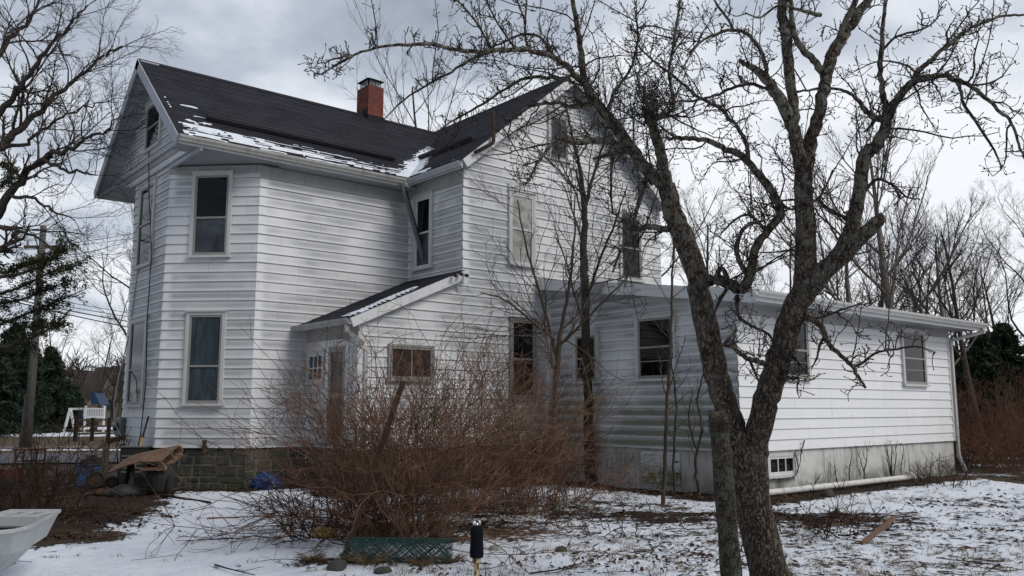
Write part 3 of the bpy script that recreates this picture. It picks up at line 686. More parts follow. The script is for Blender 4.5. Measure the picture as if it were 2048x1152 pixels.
spout('downspout', [np.array([23.05, 8.95, 3.60]), np.array([23.05, 8.95, 3.50]), np.array([XW2 + 0.02, YW - 0.06, 3.30]), np.array([XW2 + 0.02, YW - 0.06, 0.42]), np.array([XW2 + 0.06, YW - 0.2, 0.02])], 'alum_white', up=(0.1, 1, 0.05))
# snow guards (long dark bars lying along the roof)
def on_slope(O, N, px, py):
    r = ray(px, py); t = np.dot(O - CAM, N) / np.dot(r, N); return CAM + r * t
for O, N, a, b in ((Om, Nm, (412, 240), (787, 322)), (Ow, Nw, (821, 329), (950, 279))):
    mb = MB(); p, q = on_slope(O, N, *a) + N * 0.07, on_slope(O, N, *b) + N * 0.07; d = q - p
    side = norm(np.cross(N, d)); mb.beam(p, q, 0.11, 0.09, N); mb.beam(p + N * 0.04 + side * 0.03, q + N * 0.04 + side * 0.03, 0.04, 0.05, N)
    n = max(3, int(np.linalg.norm(d) / 0.9))
    for i in range(n + 1): c = p + d * min(0.985, max(0.015, i / n)); mb.beam(c - N * 0.07, c + N * 0.055, 0.14, 0.05, d)
    mb.build('snow_guard', M['black'], house, bevel=0.008)
# snow left on the roof: real low drifts
def drift(name, O, U, V, N, u0, u1, v0, v1, fn, parent, step=0.04, hgt=0.022):
    nu, nv = int((u1 - u0) / step), int((v1 - v0) / step)
    uu = np.linspace(u0, u1, nu); vv = np.linspace(v0, v1, nv)
    g = np.array([[fn(a, b) for a in uu] for b in vv])
    # drifts break along the shingle rows
    row = (vv / 0.13) % 1.0; g = g - 0.55 * ((row < 0.27) & True)[:, None]
    idx = -np.ones((nv, nu), int); co = []; fs = []
    for j in range(nv):
        for i in range(nu):
            hh = max(0.0, g[j, i]); p = O + U * uu[i] + V * vv[j] + N * (0.006 + hgt * min(1, hh * 3)); idx[j, i] = len(co); co.append(p)
    for j in range(nv - 1):
        for i in range(nu - 1):
            if g[j, i] + g[j + 1, i] + g[j, i + 1] + g[j + 1, i + 1] > 0: fs.append((idx[j, i], idx[j, i + 1], idx[j + 1, i + 1], idx[j + 1, i]))
    return mesh_np(name, np.array(co), np.array(fs), 4, M['snow'], parent, smooth=True)
def vnoise(seed):
    r = np.random.default_rng(seed); t = r.random((64, 64))
    def f(x, y):
        s = 0; a = 0.5
        for o in range(4):
            X, Y = x * 2 ** o, y * 2 ** o; i, j = int(math.floor(X)), int(math.floor(Y)); fx, fy = X - i, Y - j; fx = fx * fx * (3 - 2 * fx); fy = fy * fy * (3 - 2 * fy)
            q = lambda m, n: t[(n) % 64, (m) % 64]
            s += a * ((q(i, j) * (1 - fx) + q(i + 1, j) * fx) * (1 - fy) + (q(i, j + 1) * (1 - fx) + q(i + 1, j + 1) * fx) * fy); a *= 0.5
        return s
    return f
vn = vnoise(3)
def s_main(u, v):
    uc = u - XR; vtop = 0.36 + 0.10 * math.exp(-((uc - 1.0) / 0.7) ** 2) + 0.5 * math.exp(-((uc - 0.6) / 0.35) ** 2)
    g = vn(u * 1.1, v * 5) - 0.45
    band = 1.0 - abs(v - 0.36) / (0.26 + 0.10 * math.exp(-uc / 2))
    b2 = 1.0 - math.hypot((u - XR - 0.65) / 0.42, (v - 0.85) / 0.42)
    b3 = 1.0 - math.hypot((u - XR - 0.62) / 0.28, (v - 1.60) / 0.09)
    edge = min(1.0, (u - XR - 0.1) / 0.3) if u > XR + 0.1 else -1
    return max(min(0.6 * band, 0.34), 0.5 * min(b2, .42), 0.5 * min(b3, .4)) * edge + (vn(u * 1.0 + 9, math.floor(v / 0.13) * 3.7) - 0.46) * 1.1 + (vn(u * 5, v * 12) - 0.46) * 0.7 - 0.06 if edge > 0 else -1
drift('roof_snow', Om, XV, Vm, Nm, XR, 10.95, 0.03, 1.9, s_main, r_main)
# drift in the valley between the two roofs
def s_val(u, v):                                       # on the main slope, near the valley line
    p = Om + XV * u + Vm * v; xv = CE + (p[2] - CZ) / slp; d = xv - p[0]
    if d < -0.02 or p[2] < 7.0: return -1
    return 0.75 - d / (0.10 + 0.32 * (1 - v / 3.4)) * 0.6 + (vn(u * 3, v * 7) - 0.45) * 1.0 - max(0, v - 2.3) * 1.2
drift('roof_snow', Om, XV, Vm, Nm, 10.2, 13.6, 0.05, 2.6, s_val, r_main)
def s_valx(u, v):                                      # and on the cross slope
    p = Ow - YV * u + Vw * v; yv = EY + (p[2] - EZ) / MS; d = yv - p[1]
    if d < -0.02 or v < 0.05: return -1
    return max(0.8 - d / 0.34 * 0.6 - max(0, v - 2.0) * 1.4, 0.5 - abs(v - 0.18) / 0.18 - max(0, d - 1.0) * .5) + (vn(u * 3, v * 4) - 0.45) * 0.9
drift('roof_snow', Ow, -YV, Vw, Nw, -20.3, -14.7, 0.03, 2.6, s_valx, r_cross)
drift('roof_snow', Op, -YV, Vp, Np, -16.3, -14.82, 0.1, 2.6, lambda u, v: 0.55 - abs((u + 15.25 + (v - 1.2) * 0.12) / 0.34) * .55 + (vn(u * 2, v * 1.2) - 0.45) * 0.6 - max(0, v - 1.75) * 1.2, r_porch)

# chimney -------------------------------------------------------------
cy0 = 19.55; cx0 = PL(736, 236, 1, cy0)[0]; ct = PL(736, 168, 1, cy0)[2]; cx1, cy1 = cx0 + 0.47, cy0 + 0.62
chim = MB(); chim.abox(cx0, cx1, cy0, cy1, 8.9, ct); chim = chim.build('chimney', M['brick'], house)
mb = MB(); mb.abox(cx0 - 0.025, cx1 + 0.025, cy0 - 0.03, cy1 + 0.025, 8.9, RZ - MS * (RY - cy0) + 0.14)
mb.prism([(-0.16, 0.0), (0.16, 0.0), (0.05, 0.34), (-0.16, 0.34)], (cx0 - 0.03, cy0 + 0.2, RZ - 0.18), (cx0 - 0.002, cy0 + 0.2, RZ - 0.18), YV, ZV); mb.build('flashing', M['blacktar'], chim)
mb = MB(); ox, oy = (cx0 + cx1) / 2, (cy0 + cy1) / 2
for i in range(9):
    for a, b in (((-.19, -.22 + .055 * i), None), ((.19, -.22 + .055 * i), None), ((-.19 + .0475 * i, -.22), None), ((-.19 + .0475 * i, .22), None)): mb.abox(ox + a[0] - .006, ox + a[0] + .006, oy + a[1] - .006, oy + a[1] + .006, ct, ct + 0.20)
mb.abox(ox - .20, ox + .20, oy - .23, oy + .23, ct, ct + 0.02); mb.build('spark_guard', M['galv'], chim)
mb = MB(); b = mb.n; t_ = ct + 0.19
mb.v += [(ox - .27, oy - .30, t_), (ox + .27, oy - .30, t_), (ox + .27, oy + .30, t_), (ox - .27, oy + .30, t_), (ox - .05, oy - .06, t_ + .12), (ox + .05, oy - .06, t_ + .12), (ox + .05, oy + .06, t_ + .12), (ox - .05, oy + .06, t_ + .12)]
mb.n += 8; mb.f += [(0, 1, 5, 4), (1, 2, 6, 5), (2, 3, 7, 6), (3, 0, 4, 7), (4, 5, 6, 7), (3, 2, 1, 0)]; mb.build('chimney_cap', M['black'], chim)
# rusty vent pipe at the gable
v0, v1, v2 = PL(986, 222, 1, YG - 0.42), PL(987, 288, 1, YG - 0.42), PL(950, 305, 1, YG - 0.40)
mb = MB(); mb.tube([v0, v1 + (0, 0, .06), v1 + (-.03, 0, .01), v2], 0.042, 10); mb.build('vent_pipe', M['rust'], house, smooth=True)

# windows and doors ----------------------------------------------------
def window(fr, rect, glass='glass_dark', sash='sash', casing='casing', cw=0.075, meet=0.5, sill=True, cols=0, rows=0, cap=True, low=None, cross=False, deep=0.068, name='window', lower_bar=False):
    u0, u1, z0, z1 = rect; O, U, N = fr; mb = MB(); bx = lambda m_, *a: m_.box(O, U, ZV, N, *a)
    bx(mb, u0, u0 + cw, z0 + 0.05, z1, 0, deep); bx(mb, u1 - cw, u1, z0 + 0.05, z1, 0, deep); bx(mb, u0 + cw, u1 - cw, z1 - cw, z1, 0, deep - 0.002)
    if cap: bx(mb, u0 - 0.02, u1 + 0.02, z1, z1 + 0.025, 0, deep + 0.03)
    w = mb.build(name, M[casing], house)
    if sill: mb = MB(); bx(mb, u0 - 0.03, u1 + 0.03, z0, z0 + 0.05, 0, deep + 0.035); mb.build('sill', M[casing], w)
    a, b, c, d = u0 + cw, u1 - cw, z0 + 0.05, z1 - cw; s = 0.045; zm = c + (d - c) * meet
    mb = MB(); bx(mb, a, a + s, c, d, 0.005, deep - 0.012); bx(mb, b - s, b, c, d, 0.005, deep - 0.012); bx(mb, a + s, b - s, d - s, d, 0.005, deep - 0.014); bx(mb, a + s, b - s, c, c + s * 1.4, 0.005, deep - 0.014)
    if meet: bx(mb, a + s, b - s, zm - 0.02, zm + 0.02, 0.005, deep - 0.010)
    if lower_bar: zb = c + (zm - c) * 0.55; bx(mb, a + s, b - s, zb - 0.008, zb + 0.008, 0.005, deep - 0.018)
    for i in range(1, cols): x = a + s + (b - a - 2 * s) * i / cols; bx(mb, x - 0.012, x + 0.012, c, d, 0.005, deep - 0.016)
    for i in range(1, rows): z = c + s + (d - c - 2 * s) * i / rows; bx(mb, a + s, b - s, z - 0.012, z + 0.012, 0.005, deep - 0.018)
    mb.build('sash', M[sash], w)
    g = lambda q0, q1, mt: _pane(fr, a + s - 0.004, b - s + 0.004, q0, q1, deep - 0.033, mt, w)
    if low and meet: g(zm, d - s + 0.004, glass); g(c + s, zm, low)
    else: g(c + s, d - s + 0.004, glass)
    return w
def _pane(fr, a, b, c, d, n, mt, w):
    O, U, N = fr; mb = MB(); mb.quad([O + U * u + ZV * z + N * n for u, z in ((a, c), (b, c), (b, d), (a, d))], [(a, c), (b, c), (b, d), (a, d)]); return mb.build('pane', M[mt], w)
A_, B_ = frA, frB
window(frD, wrect(frD, 384, 464, 346, 516), cw=0.07, low='glass_grey', meet=0.47)
wl = window(frD, wrect(frD, 371, 450, 624, 812), glass='curtain', cw=0.07, meet=0.42)
window(B_(XG), wrect(B_(XG), 281, 311, 369, 533), glass='glass_dark', cw=0.09, meet=0.52)
window(B_(XG), wrect(B_(XG), 261, 294, 637, 814), glass='glass_dark', cw=0.09, meet=0.42)
window(B_(XA), wrect(B_(XA), 296, 326, 203, 298), cw=0.085, meet=0.5)
window(B_(XC), wrect(B_(XC), 831, 868, 390, 540), sash='sash_white', glass='glass_dark', low='glass_grey', cw=0.09, meet=0.5)
window(A_(YG), wrect(A_(YG), 1015, 1068, 386, 534), glass='shade', sash='sash_white', cw=0.06, meet=0.5)
window(A_(YG), wrect(A_(YG), 1237, 1281, 431, 563), glass='glass_dark', cw=0.06, low='glass_dark')
window(A_(YG), wrect(A_(YG), 1094, 1135, 230, 323), glass='glass_grey', cw=0.06, meet=0)
tw = window(A_(YG), wrect(A_(YG), 774, 866, 690, 764), glass='rusty_screen', cw=0.05, meet=0, cols=2, cap=False, casing='sash')
window(A_(YG), wrect(A_(YG), 1017, 1070, 637, 800), glass='glass_dark', low='rusty_screen', cw=0.06, meet=0.5, casing='sash')
window(B_(XW), wrect(B_(XW), 1274, 1354, 628, 762), cw=0.085, meet=0.52, lower_bar=True, deep=0.075, low='glass_dark')
window(B_(XW), wrect(B_(XW), 1150, 1200, 665, 767), cw=0.08, meet=0.5, lower_bar=True)
window(A_(YW), wrect(A_(YW), 1553, 1615, 632, 760), cw=0.07, sash='sash', meet=0.47, lower_bar=True, low='glass_dark', glass='glass_dark')
window(A_(YW), wrect(A_(YW), 1801, 1848, 661, 773), cw=0.07, meet=0.5, lower_bar=True, low='glass_dark', glass='glass_dark')
window(A_(YW + 0.03), wrect(A_(YW + 0.03), 1530, 1588, 906, 955), cw=0.06, meet=0, cols=3, sash='sash_white', cap=False, name='basement_window')
window(B_(XP), wrect(B_(XP), 618, 652, 703, 769), cw=0.06, sash='sash_white', glass='glass_grey', meet=0, cols=3, rows=2)
# porch door
def door(fr, rect, name, m, leaf_m):
    u0, u1, z0, z1 = rect; O, U, N = fr; mb = MB(); bx = lambda m_, *a: m_.box(O, U, ZV, N, *a)
    bx(mb, u0, u0 + .1, z0, z1, 0, .05); bx(mb, u1 - .1, u1, z0, z1, 0, .05); bx(mb, u0 + .1, u1 - .1, z1 - .1, z1, 0, .048); bx(mb, u0 - .03, u1 + .03, z1, z1 + .03, 0, .09)
    d = mb.build(name, M[m], house)
    mb = MB(); bx(mb, u0 + .1, u1 - .1, z0, z1 - .1, 0, .030); mb.build('door_leaf', M[leaf_m], d)
    mb = MB(); s = .11
    for a in ((u0 + .1, u0 + .1 + s, z0, z1 - .1), (u1 - .1 - s, u1 - .1, z0, z1 - .1), (u0 + .1 + s, u1 - .1 - s, z1 - .22, z1 - .1), (u0 + .1 + s, u1 - .1 - s, z0, z0 + .2), (u0 + .1 + s, u1 - .1 - s, z0 + .95, z0 + 1.05)): bx(mb, *a, .030, .046)
    mb.build('door_frame', M['sash'], d)
    mb = MB(); c = O + U * (u1 - .2) + ZV * (z0 + 1.0) + N * .06; mb.tube([c - N * .03, c], .012, 8); mb.tube([c, c + N * .035], [.026, .022], 10); mb.build('handle', M['galv'], d)
u0, u1, _, zt = wrect(B_(XP), 655, 699, 683, 830)
door(B_(XP), (u0, u1, 0.85, zt), 'porch_door', 'trim', 'glass_grey')
# cellar hatch in the wing foundation
u0, u1, z0, z1 = wrect(B_(XW + 0.03), 1285, 1362, 903, 966); O, U, N = B_(XW + 0.03); mb = MB(); bx = lambda m_, *a: m_.box(O, U, ZV, N, *a)
bx(mb, u0, u0 + .09, z0, z1, 0, .04); bx(mb, u1 - .09, u1, z0, z1, 0, .04); bx(mb, u0 + .09, u1 - .09, z1 - .07, z1, 0, .04)
hd = mb.build('cellar_door', M['cellar_door'], house); mid = (u0 + u1) / 2
for a, b in ((u0 + .095, mid - .006), (mid + .006, u1 - .095)):
    mb = MB(); bx(mb, a, b, z0, z1 - .075, 0, .018); s = .075
    for q in ((a, a + s, z0, z1 - .075), (b - s, b, z0, z1 - .075), (a + s, b - s, z0, z0 + s), (a + s, b - s, z1 - .075 - s, z1 - .075)): bx(mb, *q, .018, .032)
    mb.build('door_leaf', M['cellar_door'], hd)
mb = MB(); bx(mb, u1 - .13, u1 - .02, z1 - .2, z1 - .17, .032, .045); bx(mb, u1 - .13, u1 - .02, z0 + .2, z0 + .23, .032, .045); mb.build('hinge', M['rust'], hd)
# cables and meter on the bay gable
def cable(name, pts, r, m, k=6):
    mb = MB(); mb.tube(pts, r, k); return mb.build(name, M[m], house, smooth=True)
X3 = XG - 0.035
cable('service_cable', [PL(298, 292, 0, XA - .05), PL(297.5, 330, 0, XA - .05), PL(298, 345, 0, X3 - .15), PL(298, 400, 0, X3 - .03), PL(302, 455, 0, X3 - .03), PL(302, 525, 0, X3 - .05), PL(297, 600, 0, X3), PL(294, 640, 0, X3 - .06), PL(292, 760, 0, X3 - .02), PL(287, 815, 0, X3 - .03), PL(281, 870, 0, X3), PL(272, 905, 0, X3)], 0.011, 'cable')
cable('service_cable', [PL(281, 530, 0, X3 - .03), PL(275, 545, 0, X3), PL(266, 610, 0, X3), PL(258, 670, 0, X3), PL(247, 715, 0, X3), PL(236, 760, 0, X3 - .2), PL(228, 805, 0, X3 - .25), PL(229, 845, 0, X3 - .2), PL(240, 868, 0, X3 - .1), PL(248, 880, 0, X3 - .05), PL(250, 920, 0, X3 - .05)], 0.013, 'cable_grey')
for sh in (0, 4, 9): cable('service_cable', [PL(250, 868, 0, X3 - .05), PL(240 + sh, 880, 0, X3 - .12), PL(236 + sh, 890 + sh, 0, X3 - .15), PL(243 + sh, 893 + sh, 0, X3 - .1), PL(252 + sh, 878, 0, X3 - .05)], 0.011, 'cable')
mp = PL(246, 853, 0, XG - .02); mb = MB(); mb.box(mp, -YV, ZV, -XV, -.20, .20, -.22, .20, 0, .12); mt = mb.build('meter_box', M['meter'], house, bevel=0.03)
mb = MB(); mb.tube([mp - XV * .12, mp - XV * .20], [.09, .085], 16); mb.build('meter_dial', M['glass_grey'], mt, smooth=True)
# outside tap and spotlights
hp = uz(frD, 413, 892); O, U, N = frD; c = O + U * hp[0] + ZV * (hp[1] - .02); mb = MB(); mb.tube([c + N * .02, c + N * .12], .04, 8); mb.tube([c + N * .10 + ZV * -.16, c + N * .10 + ZV * .09], [.05, .035], 8); mb.tube([c + N * .10 + ZV * .09, c + N * .10 + ZV * .14], [.05, .05], 8); mb.build('outside_tap', M['rust'], house)
for px, py in ((908, 550), (920, 547), (931, 550)):
    c = PL(px, py, 1, 14.70); mb = MB(); mb.tube([c, c + np.array([-.03, -.10, -.03])], [.03, .042], 8); mb.tube([c + np.array([0, .1, 0]), c], .015, 6); mb.build('spotlight', M['black'], house)
# ------------------------------------------------------------------ ground
def lat_dep(p): return p @ RGT, p @ FH
gl = np.unique(np.concatenate([np.linspace(-900, -60, 15), np.linspace(-60, -16, 60), np.linspace(-16, 14, 240), np.linspace(14, 60, 60), np.linspace(60, 900, 15)]))
gdp = np.unique(np.concatenate([np.linspace(-300, -5, 10), np.linspace(-5, 4, 14), np.linspace(4, 20, 170), np.linspace(20, 75, 150), np.linspace(75, 250, 40), np.linspace(250, 1500, 12)]))
LL, DD = np.meshgrid(gl, gdp)
vn2 = vnoise(8)
def cover_at(l, d):
    """how much snow lies here, 0..1 (l to the right, d ahead of the viewer)"""
    c = np.where(d < 23, 0.80, 0.0) * np.ones_like(l)
    def blob(c, px, py, rl, rd, tgt):
        p = G(px, py); bl, bd = lat_dep(p); w = np.exp(-(((l - bl) / rl) ** 2 + ((d - bd) / rd) ** 2) ** 2); return c * (1 - w) + tgt * w
    for b in ((330, 1050, 2.3, 4.2, 1.06), (230, 1130, 2.6, 2.2, 1.06), (480, 1010, 1.6, 3.0, 1.0), (110, 965, 4.6, 3.4, 0.02), (0, 1010, 2.4, 2.6, 0.02), (-150, 1050, 3.0, 4.0, 0.1), (120, 1072, 0.75, 0.7, 0.12),
              (840, 1055, 1.9, 1.3, 0.42), (1010, 1010, 2.6, 1.6, 0.48), (1150, 960, 1.8, 1.3, 0.35), (1230, 1010, 1.5, 0.9, 0.5), (1330, 1030, 1.2, .8, .52), (1620, 1030, 1.5, 1.1, 0.52), (1950, 1000, 2.0, 1.2, 0.55), (700, 1120, .8, .3, .45)):
        c = blob(c, *b)
    # leaf litter against the walls
    x = l * RGT[0] + d * FH[0]; y = l * RGT[1] + d * FH[1]
    def wall_d(ax, ay, bx_, by): 
        t = np.clip(((x - ax) * (bx_ - ax) + (y - ay) * (by - ay)) / ((bx_ - ax) ** 2 + (by - ay) ** 2), 0, 1); return np.hypot(x - ax - (bx_ - ax) * t, y - ay - (by - ay) * t)
    for seg, wd, tg in (((XB, YS, XP, YS), 0.55, 0.05), ((XG, YB0, XB, YS), 0.6, 0.05), ((XW, YG, XW, YW), 0.95, 0.22), ((XW, YW, XW2 + 2, YW), 0.95, 0.05), ((XP, YG, XW, YG), 1.0, 0.15)):
        w = np.exp(-(wall_d(*seg) / wd) ** 4); c = c * (1 - w) + tg * w
    c = np.where((l < -7.5) & (d > 19), c * np.clip((20.5 - d) / 1.5, 0, 1), c)
    c = np.where((l > -0.8) & (d < 14), c * (0.92 - 0.09 * np.clip(l, 0, 2)), c)
    far = np.exp(-((d - 55) / 5) ** 4) * (l < -12) * 0.98 + np.exp(-((d - 72) / 6) ** 4) * (l < -12) * 0.9 + 0.42 * np.exp(-((d - 37) / 2.5) ** 2) * (l < -8) + 0.55 * np.exp(-((d - 34.3) / 0.7) ** 2) * (l < -8)
    c = np.where(d > 23, np.maximum(c, far), c)
    right = (l > 11) & (d > 16.5); c = np.where(right, 0.30 + 0.22 * np.sin(d * 1.7 + l * 0.2), c)
    return c
cov = cover_at(LL, DD)
straw = np.clip((DD - 19.5) / 2.5, 0, 1); straw = np.where((LL > 10) & (DD > 15.5), 0.75, straw); straw = np.where((DD < 12), np.maximum(straw, 0.35), straw)
hz_ = np.zeros_like(LL)
near = (np.abs(LL) < 18) & (DD > 2) & (DD < 24)
for j in range(LL.shape[0]):
    for i in range(LL.shape[1]):
        if near[j, i]: hz_[j, i] = (vn2(LL[j, i] * 1.3 + 40, DD[j, i] * 1.3 + 40) - 0.47) * 0.11
xw_ = LL * RGT[0] + DD * FH[0]; yw_ = LL * RGT[1] + DD * FH[1]
hz_ = hz_ - 0.03
co = np.stack([xw_, yw_, hz_], -1).reshape(-1, 3)
nr, nc = LL.shape; ii = np.arange(nr * nc).reshape(nr, nc)
fq = np.stack([ii[:-1, :-1], ii[:-1, 1:], ii[1:, 1:], ii[1:, :-1]], -1).reshape(-1, 4)
ground = mesh_np('ground', co, fq, 4, M['ground'], smooth=True); tag(ground, 'snowy back yard with leaf litter and dead grass showing through', 'ground', kind='structure')
for nm, arr in (('cover', cov), ('straw', straw)):
    at = ground.data.attributes.new(nm, 'FLOAT', 'POINT'); at.data.foreach_set('value', np.ascontiguousarray(arr.ravel(), dtype=np.float32))
def gz(l, d): return (vn2(l * 1.3 + 40, d * 1.3 + 40) - 0.47) * 0.11 - 0.03
def gp_(px, py): p = G(px, py); l, d = lat_dep(p); p[2] = gz(l, d); return p
# the road behind the house
mb = MB(); pts = [(-90, 22), (-60, 24.5), (-30, 26.6), (-16, 28.0), (-8, 29.6), (0, 33), (8, 39), (20, 52), (40, 80)]
for (l0, d0_), (l1, d1_) in zip(pts[:-1], pts[1:]):
    w = 2.9; mb.quad([LD(l0, d0_ - w, 0.015), LD(l1, d1_ - w, 0.015), LD(l1, d1_ + w, 0.015), LD(l0, d0_ + w, 0.015)])
tag(mb.build('road', M['asphalt']), 'grey two lane road passing behind the house', 'road', kind='structure')

# leaf litter and dead grass ------------------------------------------
def scatter(n, fn, l0, l1, d0, d1):
    out = []
    while len(out) < n:
        l = rng.uniform(l0, l1, 4000); u = rng.random(4000); d = 1 / (u / d0 + (1 - u) / d1)
        k = rng.random(4000) < fn(l, d)
        out += list(zip(l[k], d[k]))
    return np.array(out[:n])
inner = lambda l, d: ~(((l * RGT[0] + d * FH[0] > XG - .1) & (l * RGT[1] + d * FH[1] > YS - .02)) | ((l * RGT[0] + d * FH[0] > XW) & (l * RGT[1] + d * FH[1] > YW)) | ((l * RGT[0] + d * FH[0] > XP) & (l * RGT[1] + d * FH[1] > YG)))
sp = scatter(21000, lambda l, d: np.clip((clump(l * 1.3 + 7, d * 1.3) - .40) * 6, .10, 1) * inner(l, d) * np.clip(1.0 - cover_at(l, d), 0.03, 1) ** 1.5 * np.clip(vnv(l, d), 0, 1), -10, 12, 4.5, 21) if False else None
vn3 = vnoise(21); clump = np.vectorize(lambda l, d: vn3(l * .9 + 50, d * .9 + 50))
pts = scatter(21000, lambda l, d: np.clip((clump(l * 1.3 + 7, d * 1.3) - .40) * 6, .10, 1) * inner(l, d) * np.clip(1.02 - cover_at(l, d), 0.02, 1) ** 1.6, -10, 12, 4.6, 21)
n = len(pts); c = np.stack([LD(l, d, gz(l, d) + 0.012) for l, d in pts]); a = rng.uniform(0, 2 * np.pi, n); s = rng.uniform(0.012, 0.044, n); tl = rng.uniform(-0.7, 0.7, (n, 2))
ux = np.stack([np.cos(a), np.sin(a), tl[:, 0]], 1) * s[:, None]; vx = np.stack([-np.sin(a), np.cos(a), tl[:, 1]], 1) * (s * rng.uniform(.35, .75, n))[:, None]
up = np.array([0, 0, 1.0]) * (s * rng.uniform(0.0, .5, n))[:, None]
co = np.stack([c - ux, c - vx + up, c + ux, c + vx + up], 1).reshape(-1, 3); co[:, 2] = np.maximum(co[:, 2], np.repeat(c[:, 2], 4) - 0.008)
tag(mesh_np('fallen_leaves', co, np.arange(4 * n).reshape(-1, 4), 4, M['leaf']), 'brown fallen leaves lying on the thin snow', 'leaves', kind='stuff')
tc_ = scatter(4200, lambda l, d: np.clip((clump(l, d) - .40) * 7, .06, 1) * inner(l, d) * np.clip(1.12 - cover_at(l, d), 0.03, 1) * np.where((l > -0.5) | (d < 10), 1, .25), -8, 12, 4.6, 17.5)
V = []
for l, d in tc_:
    base = LD(l, d, gz(l, d)); nb = rng.integers(5, 20); sz = rng.uniform(0.5, 1.35)
    for k in range(nb):
        o = base + np.array([*rng.normal(0, 0.035 * sz, 2), -0.005]); az = rng.uniform(0, 6.28); ln = rng.uniform(.03, .09) * sz; lean = rng.uniform(.35, 1.6)
        dr = np.array([math.cos(az) * lean, math.sin(az) * lean, 1.0]); dr /= np.linalg.norm(dr); sd_ = np.array([-math.sin(az), math.cos(az), 0]) * 0.0028
        m_ = o + dr * ln * .6; tip = m_ + (dr + np.array([math.cos(az), math.sin(az), -.7]) * .6) * ln * .5
        V += [o - sd_, o + sd_, m_ + sd_ * .8, m_ - sd_ * .8, m_ - sd_ * .8, m_ + sd_ * .8, tip + sd_ * .2, tip - sd_ * .2]
V = np.array(V); tag(mesh_np('dead_grass', V, np.arange(len(V)).reshape(-1, 4), 4, M['grass']), 'short dead grass poking up through the snow', 'grass', kind='stuff')
# loose twigs lying about
tw_ = Twigs()
tp = scatter(900, lambda l, d: inner(l, d) * np.clip(1.1 - cover_at(l, d), 0.05, 1) ** 1.3, -8, 11, 5, 19)
for l, d in tp:
    p = LD(l, d, gz(l, d) + .01); az = rng.uniform(0, 6.28); L = rng.uniform(.12, .7); q = [p]; v = np.array([math.cos(az), math.sin(az), 0])
    for k in range(4): v = v + rng.normal(0, .28, 3) * (1, 1, .5); v /= np.linalg.norm(v); nx = q[-1] + v * L / 4; nx[2] = max(nx[2], p[2] - 0.005); q.append(nx)
    tw_.add(q, np.linspace(1, .4, 5) * rng.uniform(.003, .007))
tag(tw_.build('fallen_twigs', M['shrub_dark']), 'dark fallen twigs strewn over snow and leaf litter', 'twigs', kind='stuff')
# ------------------------------------------------------------------ trees and shrubs
def unit(v): return v / (np.linalg.norm(v) + 1e-9)
def smooth_path(pts, sub=4):
    """Catmull-Rom through rows of numbers"""
    a = np.asarray(pts, float)
    if len(a) < 3: return np.array([a[0] + (a[-1] - a[0]) * t for t in np.linspace(0, 1, sub + 1)])
    p = np.vstack([2 * a[0] - a[1], a, 2 * a[-1] - a[-2]]); out = []
    for i in range(1, len(p) - 2):
        for t in np.arange(sub) / sub:
            out.append(0.5 * ((2 * p[i]) + (-p[i - 1] + p[i + 1]) * t + (2 * p[i - 1] - 5 * p[i] + 4 * p[i + 1] - p[i + 2]) * t * t + (-p[i - 1] + 3 * p[i] - 3 * p[i + 1] + p[i + 2]) * t ** 3))
    out.append(a[-1]); return np.array(out)
def walk(p, d, L, n, wander, up):
    q = [np.array(p, float)]; d = unit(np.array(d, float)); st = L / n; w = rng.normal(0, wander, (n, 3)); w[:, 2] += up
    for i in range(n): d = unit(d + w[i]); q.append(q[-1] + d * st)
    return np.array(q)
def side_dir(t, ang, az=None):
    a = np.cross(t, (0.3, 0.2, 1.0) if abs(t[2]) < .9 else (1, 0, 0)); a = unit(a); b = np.cross(t, a); az = rng.uniform(0, 6.283) if az is None else az
    return unit(t * math.cos(ang) + (a * math.cos(az) + b * math.sin(az)) * math.sin(ang))
def grow(T, p, d, L, r, lev, cfg):
    c = cfg[lev]; q = walk(p, d, L, c['n'], c['w'], c['up']); k = c.get('k', 3)
    T.add(q, np.linspace(r, max(r * c.get('tip', .4), .002), len(q)), k)
    if lev + 1 < len(cfg):
        m = max(1, int(round(c['kids'] * rng.uniform(.75, 1.25))))
        for i in range(m):
            s = c.get('s0', .25) + (1 - c.get('s0', .25)) * (i + rng.random()) / m; x = s * (len(q) - 1); j = min(int(x), len(q) - 2); f = x - j
            pt = q[j] * (1 - f) + q[j + 1] * f; t = unit(q[j + 1] - q[j])
            dd = side_dir(t, rng.normal(c['ang'], .18)); 
            grow(T, pt, dd, L * c['lr'] * rng.uniform(.6, 1.2) * (1.15 - .55 * s), max(r * c['rr'] * (1.1 - .5 * s), .0025), lev + 1, cfg)

